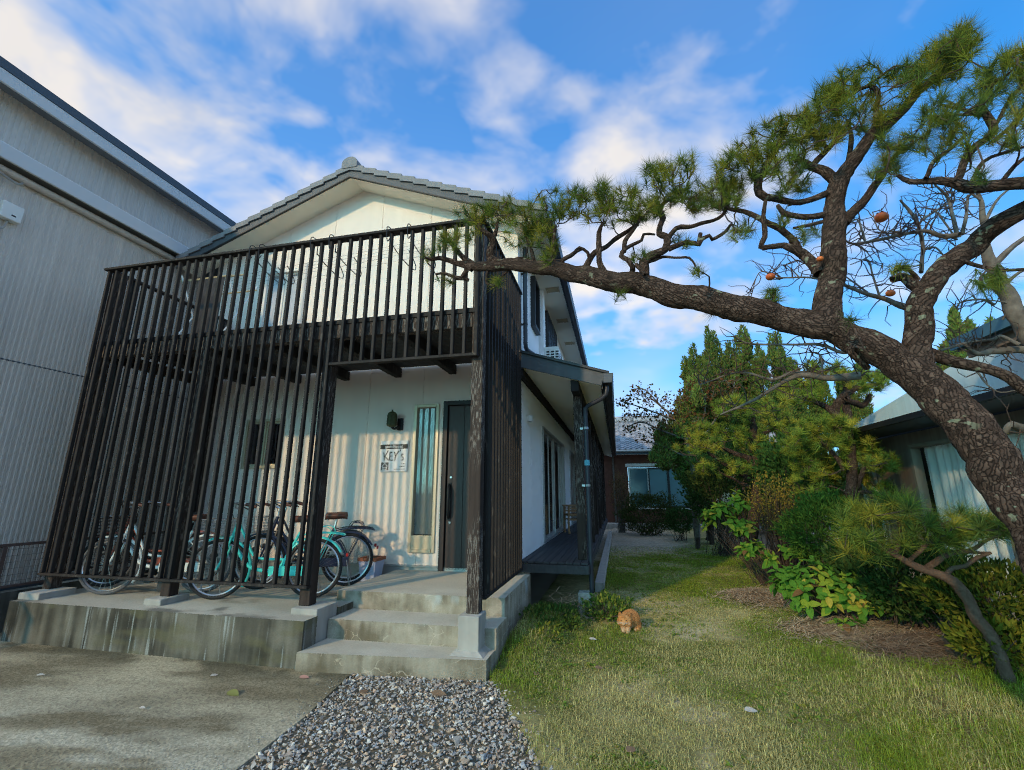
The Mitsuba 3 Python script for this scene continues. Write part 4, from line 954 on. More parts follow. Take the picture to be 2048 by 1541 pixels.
MESH['pedal'] = {1: bev(BB[0] + .075, BB[0] + .165, .10, .17, .155, .18, .005), -1: bev(BB[0] - .165, BB[0] - .075, -.17, -.10, .395, .42, .005)}
MESH['kickstand'] = join(*[tube(smoothpath([(0, .065 * s, WR), (-.03, .085 * s, .18), (-.06, .10 * s, .015)], .05), .007, 6) for s in (1, -1)], rod((-.06, -.10, .015), (-.06, .10, .015), .008, 6))
MESH['headlight'] = join(ellipsoid((WB + .03, .085, .50), (.045, .032, .032), 2), rod((WB + .0, .05, .50), (WB + .03, .085, .50), .006, 5))
MESH['reflector'] = bev(-WR - .06, -WR - .035, -.025, .025, .46, .50, .004)
_pl = {}
def pm(name, c=None):
    k = (name, c)
    if k not in _pl: _pl[k] = mikit.ply(MESH[name] if c is None else MESH[name][c], 'm_black', smooth=40 if name not in ('basket', 'spokes', 'rear_rack', 'chain_guard') else False)
    return _pl[k]
mat('m_red_reflector', (0.4, 0.02, 0.02), 0.3)
mat('m_saddle_brown', (0.10, 0.038, 0.026), 0.5)
mat('m_teal_paint', (0.055, 0.60, 0.54), 0.28, clearcoat=.6)
mat('m_navy_paint', (0.015, 0.022, 0.055), 0.25, clearcoat=.6)
mat('m_white_paint', (0.66, 0.72, 0.71), 0.3, clearcoat=.5)
mat('m_red_paint', (0.36, 0.075, 0.040), 0.35, clearcoat=.5)
mat('m_black_paint', (0.02, 0.02, 0.022), 0.3, clearcoat=.5)
def bicycle(label, rear, front, paint, saddle, fend, tyre, rack, basket, steer=0, lean=0.0):
    k = thing('bicycle', label, 'bicycle', 'bicycles parked behind the slatted screen')
    d = np.array(front) - np.array(rear)
    A = math.degrees(math.atan2(d[1], d[0]))
    M = T().translate([rear[0], rear[1], .421]).rotate([0, 0, 1], A).rotate([1, 0, 0], lean)
    S_ = M @ T().translate([float(HEAD[0]), 0, 0]).rotate([0, 0, 1], steer).translate([-float(HEAD[0]), 0, 0])
    def p(n, m, c=None, mm=M): put(k, n, pm(n, c), m, at=mm)
    for nm, c, mm in (('rear_wheel', 0, M), ('front_wheel', WB, S_)):
        for q, mt in (('tyre', tyre), ('rim', 'm_chrome'), ('spokes', 'm_steel')):
            kk = numbered(f'{k}__{nm}__{q}')
            scene[kk] = {**pm(q, c), 'bsdf': {'type': 'ref', 'id': mt}, 'to_world': mm}
    p('frame', paint); p('fork', paint, None, S_)
    put(k, 'rear_fender', pm('fender', 0), fend, at=M); put(k, 'front_fender', pm('fender', WB), fend, at=S_)
    p('stem', 'm_chrome', None, S_); p('handlebar', 'm_chrome', None, S_); p('grip', saddle, 1, S_); p('grip', saddle, -1, S_); p('brake_lever', 'm_black', 1, S_); p('brake_lever', 'm_black', -1, S_); p('brake_cable', 'm_black', None, S_)
    p('saddle', saddle); p('seat_post', 'm_chrome')
    if basket: p('basket', basket, None, S_)
    if rack: p('rear_rack', rack)
    p('chain_guard', paint); p('crank', 'm_chrome'); p('pedal', 'm_dark_plastic', 1); p('pedal', 'm_dark_plastic', -1); p('kickstand', 'm_steel'); p('headlight', 'm_dark_plastic', None, S_); p('reflector', 'm_red_reflector')
bicycle('turquoise town bicycle with wire basket, front wheel at the middle post', (-3.60, 5.12), (-4.68, 4.80), 'm_teal_paint', 'm_saddle_brown', 'm_teal_paint', 'm_rubber', 'm_teal_paint', 'm_steel', 6)
bicycle('navy blue town bicycle with rear rack, furthest right beside the landing', (-3.62, 5.86), (-4.60, 5.38), 'm_navy_paint', 'm_saddle_brown', 'm_navy_paint', 'm_rubber', 'm_navy_paint', 'm_steel', -8)
bicycle('black bicycle with upright handlebar behind the navy one near the wall', (-3.80, 6.14), (-4.82, 5.80), 'm_black_paint', 'm_saddle_brown', 'm_black_paint', 'm_rubber', 'm_black_paint', None, 18)
bicycle('white bicycle with grey tyres left of the middle post', (-5.12, 5.06), (-6.14, 4.72), 'm_white_paint', 'm_saddle_brown', 'm_white_paint', 'm_grey_rubber', None, 'm_black', 4)
bicycle('dull red bicycle at the far left behind the white one', (-5.68, 5.50), (-6.66, 5.12), 'm_red_paint', 'm_dark_plastic', 'm_red_paint', 'm_rubber', None, 'm_steel', 5)
# ------------------------------------------------------------------ trees and plants: helpers
def mag(P):
    d = (P - EYE) @ FWD
    return FPX / d * (1 + np.linalg.norm(P - EYE) / d) / 2


def tube_uv(p, r, sides, rough, seed):
    t = np.gradient(p, axis=0); t /= np.linalg.norm(t, axis=1, keepdims=True) + 1e-12
    a = np.cross(t[0], [0, 0, 1.0] if abs(t[0][2]) < 0.9 else [1.0, 0, 0]); A = []
    for i in range(len(p)):
        a = a - t[i] * (a @ t[i]); a = a / (np.linalg.norm(a) + 1e-12); A.append(a)
    A = np.array(A); B = np.cross(t, A)
    k = np.arange(sides + 1); ang = k * 2 * np.pi / sides
    n = np.cos(ang)[None, :, None] * A[:, None] + np.sin(ang)[None, :, None] * B[:, None]
    c = p[:, None] + r[:, None, None] * n
    R = r[:, None] * (1 + rough * (meshkit.fbm(c * 9, 3, seed) - .5) * 2) + np.minimum(r[:, None] * .10, .008) * (meshkit.fbm(c * 45, 2, seed + 5) - .5) * 2
    v = (p[:, None] + R[..., None] * n).reshape(-1, 3)
    L = np.concatenate([[0], np.cumsum(np.linalg.norm(np.diff(p, axis=0), axis=1))])
    uv = np.stack([np.broadcast_to(k / sides * 2 * np.pi * max(r.mean(), .01), (len(p), sides + 1)), np.broadcast_to(L[:, None], (len(p), sides + 1))], -1).reshape(-1, 2)
    S = sides + 1
    i, j = np.meshgrid(np.arange(len(p) - 1), np.arange(sides), indexing='ij')
    return v, np.stack([i * S + j, i * S + j + 1, (i + 1) * S + j + 1, (i + 1) * S + j], -1).reshape(-1, 4), uv


class Limbs:
    """Branches with their joints at real points; from them hang twigs and needle tufts."""
    def __init__(s, key): s.key, s.P, s.px = key, [], []
    def add(s, q, name='branch', m='m_bark', sides=10, rough=.16, step=None, y=None, knots=True, label=None):
        pts, rad = [], []
        for e in q:
            yy = e[3] if len(e) > 3 else y
            P = ony(e[0], e[1], yy); pts.append(P); rad.append(e[2] / 2 / mag(P))
        c = np.column_stack([pts, rad])
        st = step or max(.03, min(rad) * 1.5)
        c = smoothpath(c, st)
        p, r = c[:, :3], np.maximum(c[:, 3], .0025)
        if knots and len(p) > 4:                                 # crooked growth
            w = (np.stack([meshkit.noise(p * 7 + 3.3 * k, k + 1) for k in range(3)], 1) - .5) * r[:, None] * .8
            w[0] = 0; p = p + w
        s.P.append(p); s.px += list(q)
        v, f, uv = tube_uv(p, r, sides, rough, len(s.P))
        put(s.key, name, (v, f), m, smooth=True, uv=uv, label=label)
        return p
    def samples(s): return np.vstack(s.P)


def needles(tips, dirs, n, ln, wd, rng, cols, spread=(15, 95), stem=.04):
    """Needle tufts: n single pointed needles round each tip."""
    m = len(tips)
    up = np.where(np.abs(dirs[:, 2:]) < .9, [[0, 0, 1.0]], [[1.0, 0, 0]])
    A = np.cross(dirs, up); A /= np.linalg.norm(A, axis=1, keepdims=True); B = np.cross(dirs, A)
    th = np.radians(rng.uniform(*spread, (m, n))); ph = rng.uniform(0, 2 * np.pi, (m, n))
    d = np.cos(th)[..., None] * dirs[:, None] + np.sin(th)[..., None] * (np.cos(ph)[..., None] * A[:, None] + np.sin(ph)[..., None] * B[:, None])
    L = ln * rng.uniform(.65, 1.15, (m, n, 1)) * rng.uniform(.8, 1.15, (m, 1, 1))
    o = tips[:, None] - dirs[:, None] * rng.uniform(0, stem, (m, n, 1))
    sd = np.cross(d, rng.normal(size=(m, n, 3))); sd /= np.linalg.norm(sd, axis=2, keepdims=True) + 1e-9
    tip = o + d * L + np.array([0, 0, -.10]) * L * rng.random((m, n, 1))
    v = np.stack([o - sd * wd / 2, o + sd * wd / 2, tip], 2).reshape(-1, 3)
    f = np.arange(len(v)).reshape(-1, 3)
    c0 = cols[rng.integers(len(cols), size=m)][:, None] * rng.uniform(.8, 1.2, (m, 1, 1))
    c = c0 * rng.uniform(.7, 1.25, (m, n, 1))
    c = np.repeat(c.reshape(-1, 1, 3), 3, 1)
    c[:, 2] = c[:, 2] * [1.25, 1.15, .9]
    return (v, f), np.clip(c.reshape(-1, 3), 0, 1)


def twigs(root, tips, rng, r0=.007, r1=.003, sides=4):
    """One crooked twig from the nearest point of the limbs to each tip; returns the mesh and the twig ends' directions."""
    tree = cKDTree(root)
    order = np.argsort(tree.query(tips)[0])
    pool = [root]; dirs = np.zeros((len(tips), 3)); ms = []
    done, V, F, o = [], [], [], 0
    kd = tree; extra = np.zeros((0, 3))
    for c, i in enumerate(order):
        t = tips[i]
        d0, k0 = tree.query(t)
        b = root[k0]
        if len(extra):
            e = np.linalg.norm(extra - t, axis=1); j = e.argmin()
            if e[j] < d0 * .8: b, d0 = extra[j], e[j]
        mid = (b + t) / 2 + rng.normal(size=3) * d0 * .13 + [0, 0, -.05 * d0]
        p = smoothpath(np.array([b, b * .6 + mid * .4 + rng.normal(size=3) * d0 * .05, mid, t]), max(.03, d0 / 6))
        v, f = tube(p, np.linspace(r0, r1, len(p)) * min(1.0, .5 + d0), sides, cap=False)
        V.append(v); F.append(f + o); o += len(v)
        dirs[i] = p[-1] - p[-2]; dirs[i] /= np.linalg.norm(dirs[i]) + 1e-9
        if d0 > .10: extra = np.vstack([extra, p[len(p) // 2:len(p) - 1:2]])
    return (np.vstack(V), np.vstack(F)), dirs


def pads(limbs, spec, rng, ys=.13, y=None):
    """Points of a crown: ellipses of growth round the limb ends, each with its own depth."""
    px = np.array([e[:2] for e in limbs.px], float); py = np.array([e[3] if len(e) > 3 else (y or 3) for e in limbs.px], float)
    out = []
    for cx, cy, rx, ry, n, *rest in spec:
        k = np.argsort(((px - [cx, cy]) ** 2).sum(1))[:3]
        y0 = rest[0] if rest else py[k].mean()
        a = rng.uniform(0, 2 * np.pi, n); r = np.sqrt(rng.random(n))
        for u, v, q in zip(r * np.cos(a), r * np.sin(a), rng.normal(size=n)):
            out.append(ony(cx + rx * u, cy + ry * v, y0 + ys * q))
    return np.array(out)


PINE = np.array([(0.115, 0.155, 0.028), (0.150, 0.180, 0.028), (0.080, 0.125, 0.030), (0.190, 0.185, 0.030), (0.065, 0.105, 0.030)])

# ------------------------------------------------------------------ the great leaning pine
rng = np.random.default_rng(21)
pt = thing('pine_tree', 'big old pine leaning across the picture with one long limb reaching over the balcony', 'tree')
lb = Limbs(pt)
trunk = [(2728, 2011, 330, 2.66), (2549, 1758, 210, 2.70), (2360, 1500, 150, 2.75), (2190, 1290, 125, 2.80), (2085, 1110, 110, 2.85), (2020, 985, 98, 2.88), (1965, 898, 94, 2.9), (1900, 815, 88, 2.95), (1830, 745, 78, 3.0), (1760, 703, 68, 3.02), (1690, 674, 61, 3.05), (1630, 656, 58, 3.05), (1560, 638, 55, 3.1), (1480, 618, 53, 3.1), (1400, 601, 51, 3.15),
         (1320, 580, 48, 3.2), (1240, 564, 43, 3.2), (1180, 553, 38, 3.25), (1130, 543, 33, 3.3), (1090, 535, 29, 3.3), (1040, 533, 25, 3.35), (990, 533, 22, 3.4), (950, 533, 18, 3.4), (920, 528, 13, 3.45)]
lb.add(trunk, 'trunk', sides=26, rough=.15, step=.03)
BR = [[(1648, 668, 58, 3.04), (1652, 630, 58), (1656, 575, 54), (1663, 518, 49), (1670, 450, 45), (1672, 400, 42), (1680, 362, 38), (1693, 334, 32), (1712, 312, 29), (1746, 270, 26), (1774, 247, 25), (1808, 214, 23), (1834, 183, 20), (1865, 157, 17), (1894, 127, 13), (1932, 91, 8)],
      [(1696, 330, 14), (1700, 305, 12), (1703, 270, 10), (1696, 240, 7)], [(1752, 258, 12), (1752, 220, 11), (1758, 185, 11), (1738, 172, 10), (1724, 178, 8)], [(1738, 170, 6), (1770, 146, 5), (1788, 133, 3)],
      [(1676, 370, 24), (1649, 344, 21), (1624, 334, 17), (1599, 321, 14), (1587, 317, 11)], [(1626, 330, 14), (1651, 306, 13), (1668, 286, 11), (1690, 263, 7)], [(1653, 303, 8), (1648, 285, 7), (1640, 272, 5)],
      [(1672, 380, 16), (1635, 396, 14), (1599, 406, 14), (1574, 404, 14), (1545, 396, 15), (1529, 394, 17), (1518, 385, 18), (1516, 367, 17), (1524, 346, 14), (1533, 325, 12), (1549, 305, 10), (1558, 280, 8), (1570, 246, 5)],
      [(1660, 428, 15), (1624, 435, 13), (1593, 433, 12), (1566, 427, 11), (1554, 412, 8)], [(1655, 442, 9), (1618, 452, 8), (1587, 456, 5)],
      [(1640, 548, 26), (1620, 527, 24), (1602, 510, 22), (1582, 498, 17), (1568, 492, 13), (1541, 495, 11), (1523, 495, 11), (1531, 475, 11), (1529, 454, 10), (1526, 433, 9), (1530, 400, 7)],
      [(1598, 508, 18), (1587, 481, 15), (1562, 458, 13), (1537, 448, 12), (1512, 435, 11), (1487, 423, 10), (1462, 419, 8), (1448, 412, 6)], [(1588, 484, 17), (1585, 480, 19)],
      [(1288, 572, 22), (1288, 541, 20), (1290, 522, 18), (1307, 510, 17), (1331, 500, 16), (1337, 487, 15), (1335, 475, 14), (1319, 469, 12), (1321, 448, 11), (1327, 436, 11), (1321, 421, 9), (1329, 405, 8), (1344, 399, 7), (1364, 395, 5)],
      [(1336, 480, 10), (1352, 458, 10), (1362, 455, 11), (1380, 454, 9), (1399, 448, 9), (1428, 442, 8), (1444, 432, 7), (1455, 417, 5)], [(1337, 499, 12), (1356, 491, 11), (1374, 485, 10), (1397, 489, 11), (1403, 479, 10), (1418, 472, 8), (1424, 480, 8), (1452, 462, 7), (1463, 448, 5)], [(1397, 489, 8), (1401, 467, 9)],
      [(1291, 526, 8), (1311, 520, 7), (1327, 514, 6), (1350, 516, 5), (1378, 516, 5), (1391, 532, 4)],
      [(1225, 560, 14), (1245, 555, 11), (1262, 546, 11), (1265, 534, 10), (1257, 520, 10), (1243, 512, 10), (1249, 499, 9), (1265, 489, 8), (1284, 481, 7), (1288, 469, 6), (1310, 470, 4)], [(1248, 505, 9), (1249, 482, 9), (1265, 462, 8), (1276, 446, 7), (1282, 434, 5)],
      [(1212, 562, 16), (1208, 541, 14), (1200, 524, 12), (1200, 495, 11), (1198, 466, 10), (1206, 446, 6)], [(1158, 552, 14), (1175, 528, 12), (1191, 504, 11), (1214, 493, 9), (1233, 477, 9), (1257, 462, 8), (1268, 452, 5)], [(1180, 520, 8), (1176, 505, 7), (1159, 495, 6), (1146, 506, 4)], [(1272, 530, 9), (1283, 541, 8), (1290, 550, 8)],
      [(1006, 532, 22), (985, 520, 20), (982, 500, 18), (985, 480, 16), (974, 468, 12), (960, 458, 10), (957, 438, 7)], [(985, 480, 10), (992, 462, 8), (996, 440, 5)], [(958, 535, 13), (934, 522, 12), (916, 503, 10), (904, 488, 9), (894, 479, 6)],
      [(945, 539, 14), (921, 530, 13), (896, 521, 11), (877, 517, 9), (862, 519, 7), (850, 515, 5)], [(934, 540, 9), (924, 557, 10), (907, 554, 7), (889, 547, 6), (872, 549, 4)], [(924, 557, 8), (938, 561, 7)], [(1020, 530, 8), (1036, 517, 7), (1060, 522, 5)],
      [(1117, 540, 10), (1125, 520, 9), (1140, 512, 8), (1154, 503, 7), (1167, 498, 5)], [(1110, 536, 11), (1107, 495, 9), (1111, 458, 6)], [(1070, 534, 9), (1062, 500, 7), (1050, 470, 5)], [(975, 540, 6), (973, 567, 5), (990, 572, 4)], [(1017, 540, 6), (997, 560, 4)],
      [(1842, 748, 62, 3.0), (1836, 690, 56), (1833, 635, 51), (1850, 588, 50), (1878, 546, 49), (1915, 515, 49), (1948, 490, 48), (1992, 455, 45, 2.9), (2045, 422, 42, 2.8), (2130, 372, 38, 2.7), (2190, 330, 30, 2.7), (2270, 262, 16, 2.72), (2330, 205, 6, 2.75)], [(1838, 576, 26), (1822, 570, 24), (1804, 557, 19), (1783, 561, 15)], [(1836, 560, 12), (1812, 538, 9), (1794, 540, 9), (1788, 544, 6)],
      [(2140, 366, 36, 2.69), (2060, 362, 33, 2.62), (1989, 371, 31, 2.65), (1932, 374, 30, 2.7), (1908, 365, 24, 2.7), (1870, 361, 17, 2.75), (1822, 363, 13, 2.8), (1796, 350, 8, 2.8)],
      [(1913, 362, 18, 2.7), (1932, 320, 17), (1951, 296, 17), (1975, 277, 17), (1989, 258, 19), (1975, 232, 16), (1962, 211, 12), (1975, 187, 11), (1989, 163, 9), (2008, 157, 6)], [(1992, 250, 9), (2025, 192, 9), (2058, 162, 7)], [(1962, 232, 9), (1935, 222, 8), (1917, 218, 7), (1884, 211, 4)], [(1962, 228, 7), (1910, 232, 6), (1870, 239, 5), (1850, 229, 4)],
      [(1851, 358, 11), (1867, 325, 10), (1905, 296, 8), (1934, 266, 5)], [(1940, 368, 10), (1965, 325, 9), (2003, 308, 8), (2056, 292, 6)], [(1985, 285, 8), (2048, 230, 7), (2090, 205, 5)], [(1689, 446, 24), (1720, 412, 20), (1744, 379, 17), (1763, 357, 14), (1774, 337, 11), (1798, 301, 7)], [(2000, 368, 12, 2.65), (2030, 330, 10), (2060, 310, 7)],
      [(1905, 512, 12, 2.95), (1950, 530, 10), (2000, 540, 9), (2060, 538, 7)], [(1846, 700, 30, 3.05), (1900, 722, 27), (1965, 735, 26), (2015, 757, 26), (2060, 790, 26), (2150, 850, 22), (2250, 900, 13), (2330, 925, 5)], [(1720, 690, 20, 3.0), (1700, 700, 16), (1735, 737, 14, 3.1)]]
base = lb.px[:]
for b in BR:
    q = []
    for e in b:
        if len(e) > 3: yy = e[3]
        elif q: yy = q[-1][3] + rng.normal(0, .025)
        else: yy = min(lb.px, key=lambda o: (o[0] - e[0]) ** 2 + (o[1] - e[1]) ** 2)[3]
        q.append((e[0], e[1], e[2], yy))
    lb.add(q, sides=12 if b[0][2] > 25 else 8, rough=.20)
PADS = [(880, 478, 20, 26, 12), (858, 505, 10, 20, 5), (918, 478, 26, 24, 12), (950, 425, 40, 20, 26), (940, 452, 30, 20, 10), (1000, 428, 34, 24, 18), (1020, 408, 20, 20, 10), (1040, 470, 34, 34, 16), (1075, 432, 50, 38, 44), (1088, 490, 28, 36, 22), (1120, 405, 40, 28, 24), (1150, 385, 26, 20, 10), (1175, 405, 46, 32, 32), (1210, 388, 32, 24, 16), (1225, 420, 40, 26, 22),
        (1270, 408, 50, 32, 42), (1300, 420, 30, 20, 12), (1318, 348, 32, 24, 26), (1340, 375, 34, 26, 16), (1372, 345, 30, 30, 14), (1378, 390, 36, 34, 22), (1372, 315, 14, 14, 3), (1420, 400, 40, 30, 26), (1460, 390, 42, 34, 34), (1445, 350, 30, 24, 14), (1482, 330, 42, 28, 28), (1505, 300, 40, 26, 24), (1540, 275, 42, 32, 30), (1535, 320, 34, 24, 16), (1590, 250, 40, 30, 26), (1610, 285, 34, 24, 16),
        (1655, 225, 50, 44, 60), (1640, 262, 44, 26, 24), (1690, 175, 30, 36, 26), (1668, 190, 30, 24, 16), (1725, 142, 34, 20, 10), (1738, 212, 32, 32, 24), (1745, 255, 34, 20, 12), (1782, 140, 16, 16, 6), (1828, 142, 28, 24, 20), (1815, 170, 26, 24, 12), (1872, 128, 34, 34, 42), (1895, 100, 30, 24, 20), (1930, 82, 32, 32, 40), (1900, 145, 26, 18, 8), (1800, 225, 20, 20, 5),
        (1965, 168, 40, 26, 16), (2010, 140, 40, 26, 22), (2040, 118, 30, 24, 12), (2035, 190, 26, 36, 14), (1985, 210, 36, 24, 8), (1900, 212, 40, 24, 14), (1858, 230, 34, 22, 12), (1915, 252, 40, 20, 8), (1880, 285, 40, 26, 10), (1935, 290, 30, 26, 6), (1800, 295, 30, 26, 14), (1830, 268, 28, 18, 8), (1768, 275, 24, 22, 8), (1760, 330, 30, 24, 9), (1790, 345, 26, 16, 6), (2000, 290, 34, 28, 8), (1962, 345, 14, 10, 4), (2030, 270, 26, 34, 8),
        (1585, 330, 28, 22, 14), (1560, 362, 36, 24, 14), (1595, 372, 26, 20, 8), (1470, 465, 34, 14, 8), (1610, 468, 24, 12, 6), (1575, 440, 20, 14, 5), (1500, 455, 22, 12, 4), (1392, 538, 5, 4, 4), (1232, 590, 14, 4, 3, 3.2), (1418, 622, 14, 4, 4, 3.12), (1275, 510, 16, 12, 6), (1365, 480, 16, 8, 5), (1545, 590, 24, 12, 9, 3.08), (1978, 562, 26, 14, 12, 2.95), (1800, 535, 14, 8, 6, 3.0), (1700, 640, 6, 4, 2, 3.02), (884, 565, 14, 10, 4), (980, 566, 20, 10, 5), (1060, 520, 20, 20, 6)]
tips = pads(lb, [(a_, b_, rx_ * 1.05, ry_ * 1.05, max(2, int(n_ * .85)), *q_) for a_, b_, rx_, ry_, n_, *q_ in PADS], rng)
tw, td = twigs(lb.samples(), tips, rng, .0085, .0042)
put(pt, 'twig', tw, 'm_twig', kind='stuff')
ctr = np.array([1.0, 3.1, 2.2])
out = tips - ctr; out /= np.linalg.norm(out, axis=1, keepdims=True)
td = td * .55 + np.array([0, -.05, .55]) + out * .25 + rng.normal(size=td.shape) * .28
hang = np.array([(t[2] < 2.95) and (t[0] > -.9) for t in tips])
td[hang] += [0, 0, -1.0]
td /= np.linalg.norm(td, axis=1, keepdims=True)
nm_, nc_ = needles(tips, td, 60, .112, .0032, rng, PINE * 1.08, (6, 90), .07)
put(pt, 'needles', nm_, 'm_needle', kind='stuff', color=nc_)
dead = rng.choice(len(tips), 60, replace=False)
nm_, nc_ = needles(tips[dead] - [0, 0, .03], -td[dead] * .3 + [0, 0, -.8], 10, .11, .0026, rng, np.array([(.20, .11, .06), (.15, .085, .05)]), (5, 60))
put(pt, 'dead_needles', nm_, 'm_needle', kind='stuff', color=nc_, label='withered brown needles')

# ------------------------------------------------------------------ the low pine on the right, with its slanting trunk
mat('m_brown_bark', proc(lambda p, n, uv: mix((0.050, 0.029, 0.020), (0.140, 0.088, 0.062), fbm(p.x * 34, p.y * 34, p.z * 26, 4))), 0.9, spec=0.2, bump=lambda p, n, uv: fbm(p.x * 45, p.y * 45, p.z * 30, 3), bscale=0.01)
lp_ = thing('pine_tree', 'low pine with thin slanting trunk and long needle tufts on the right', 'tree')
l2 = Limbs(lp_)
l2.add([(2034, 1392, 34, 5.05), (2012, 1335, 29, 5.05), (1988, 1285, 29, 5.1), (1962, 1245, 30, 5.1), (1938, 1205, 26, 5.15), (1915, 1170, 26, 5.15), (1895, 1155, 24, 5.15), (1865, 1146, 20, 5.2), (1835, 1136, 17, 5.2), (1805, 1120, 14, 5.2), (1785, 1108, 12, 5.2), (1755, 1095, 9, 5.2)], 'trunk', 'm_brown_bark', sides=14)
for b in ([(1850, 1140, 14), (1880, 1118, 13), (1905, 1107, 12), (1945, 1100, 10), (1975, 1080, 7), (2000, 1070, 5)], [(1890, 1150, 12), (1905, 1136, 11), (1930, 1133, 10), (1958, 1115, 9), (1982, 1106, 7)], [(1930, 1104, 8), (1982, 1106, 6)], [(1815, 1125, 10), (1840, 1100, 9), (1865, 1075, 8), (1885, 1050, 5)], [(1790, 1110, 9), (1800, 1080, 8), (1798, 1040, 5)], [(1770, 1100, 8), (1745, 1070, 7), (1730, 1040, 5)]):
    l2.add([(*e, 5.2 + rng.normal(0, .04)) for e in b], 'branch', 'm_brown_bark', sides=8)
put(lp_, 'cut_end', ellipsoid(ony(2036, 1392, 5.03), (.055, .05, .05), 2), 'm_pier', label='pale sawn foot of the trunk')
t2 = pads(l2, [(1740, 1035, 46, 22, 16), (1800, 1018, 40, 22, 14), (1742, 1088, 36, 28, 14), (1805, 1082, 18, 14, 5), (1868, 1050, 55, 26, 22), (1935, 1048, 48, 28, 20), (1975, 1058, 40, 22, 12), (1700, 1035, 26, 26, 8), (1695, 1090, 24, 24, 8), (1900, 1085, 40, 14, 8), (2010, 1050, 24, 16, 6)], rng, ys=.22)
tw, td = twigs(l2.samples(), t2, rng, .008, .004)
put(lp_, 'twig', tw, 'm_twig', kind='stuff')
td = td * .4 + [-.15, -.35, .55] + rng.normal(size=td.shape) * .3; td /= np.linalg.norm(td, axis=1, keepdims=True)
nm_, nc_ = needles(t2, td, 70, .20, .0058, rng, PINE * 1.3, (5, 100), .05)
put(lp_, 'needles', nm_, 'm_needle', kind='stuff', color=nc_)

# ------------------------------------------------------------------ pruned pines and junipers farther back
def cloud_pine(label, base, top, y, spec, lim, seed):
    r = np.random.default_rng(seed)
    k = thing('pine_tree', label, 'tree')
    L = Limbs(k)
    L.add([(*base, 26, y), ((base[0] * .6 + top[0] * .4) + 14, base[1] * .6 + top[1] * .4, 22, y), (*top, 12, y)], 'trunk', sides=10)
    for b in lim: L.add([(*e, y + r.normal(0, .1)) for e in b], sides=7)
    tp = pads(L, [(*s, y + r.normal(0, .35)) for s in spec], r, ys=.28, y=y)
    tw, td = twigs(L.samples(), tp, r, .016, .006, 3)
    put(k, 'twig', tw, 'm_twig', kind='stuff')
    td = td * .25 + [0, -.15, .9] + r.normal(size=td.shape) * .3; td /= np.linalg.norm(td, axis=1, keepdims=True)
    m, c = needles(tp, td, 60, .17, .010, r, np.array([(.17, .255, .045), (.23, .285, .045), (.13, .215, .045), (.30, .31, .050)]), (5, 95), .06)
    put(k, 'needles', m, 'm_needle', kind='stuff', color=c)
cloud_pine('olive pruned pine with layered pads in front of the brown house', (1500, 1085), (1500, 800), 11.5,
           [(1495, 815, 70, 22, 60), (1430, 868, 72, 20, 60), (1400, 895, 50, 14, 26), (1520, 870, 70, 26, 60), (1440, 935, 50, 18, 36), (1560, 905, 60, 24, 46), (1520, 940, 50, 20, 26), (1560, 840, 40, 18, 24)],
           [[(1500, 960, 12), (1460, 935, 9), (1415, 905, 6)], [(1500, 920, 12), (1450, 900, 9), (1400, 890, 5)], [(1500, 880, 10), (1540, 862, 7), (1560, 845, 4)], [(1500, 955, 10), (1540, 940, 8), (1570, 915, 5)], [(1500, 975, 8), (1470, 960, 6), (1440, 945, 4)]], 31)
cloud_pine('dark olive pruned pine beside the teal house, behind the leaning trunk', (1690, 1120), (1690, 760), 9.2,
           [(1735, 762, 56, 20, 46), (1660, 740, 40, 20, 26), (1600, 785, 50, 22, 40), (1650, 862, 62, 30, 64), (1600, 890, 44, 22, 34), (1640, 930, 60, 26, 50), (1720, 900, 40, 24, 36), (1770, 928, 46, 16, 28), (1700, 955, 40, 18, 24), (1620, 965, 40, 20, 22), (1765, 985, 30, 18, 14), (1690, 845, 26, 14, 12)],
           [[(1690, 900, 20), (1670, 830, 18), (1690, 790, 17), (1720, 775, 12), (1760, 768, 6)], [(1685, 840, 14), (1650, 812, 12), (1615, 800, 8), (1585, 790, 5)], [(1690, 940, 12), (1660, 900, 9), (1630, 880, 6)], [(1692, 985, 14), (1715, 970, 12), (1730, 930, 10), (1755, 920, 6)], [(1690, 990, 10), (1740, 985, 9), (1800, 1000, 5)], [(1690, 800, 14), (1725, 810, 13), (1740, 790, 8)]], 32)
_jl = [mikit.ply]


def leaf_cloud(P, N, L, W, rng, cols, jit=.25, droop=0.0):
    """Flat pointed leaves or sprays: a rhombus of two triangles at each point, along N."""
    m = len(P)
    A = np.cross(N, rng.normal(size=(m, 3))); A /= np.linalg.norm(A, axis=1, keepdims=True) + 1e-9
    l = L * rng.uniform(.6, 1.2, (m, 1)); w = W * rng.uniform(.6, 1.2, (m, 1))
    up = np.cross(A, N)
    v = np.stack([P, P + N * l * .5 + A * w / 2 + up * w * .25, P + N * l + [0, 0, -droop], P + N * l * .5 - A * w / 2 + up * w * .25], 1).reshape(-1, 3)
    i = np.arange(m)[:, None] * 4
    f = np.vstack([i + [0, 1, 2], i + [0, 2, 3]])
    c = cols[rng.integers(len(cols), size=m)] * rng.uniform(1 - jit, 1 + jit, (m, 1))
    return (v, f), np.repeat(np.clip(c, 0, 1), 4, 0)


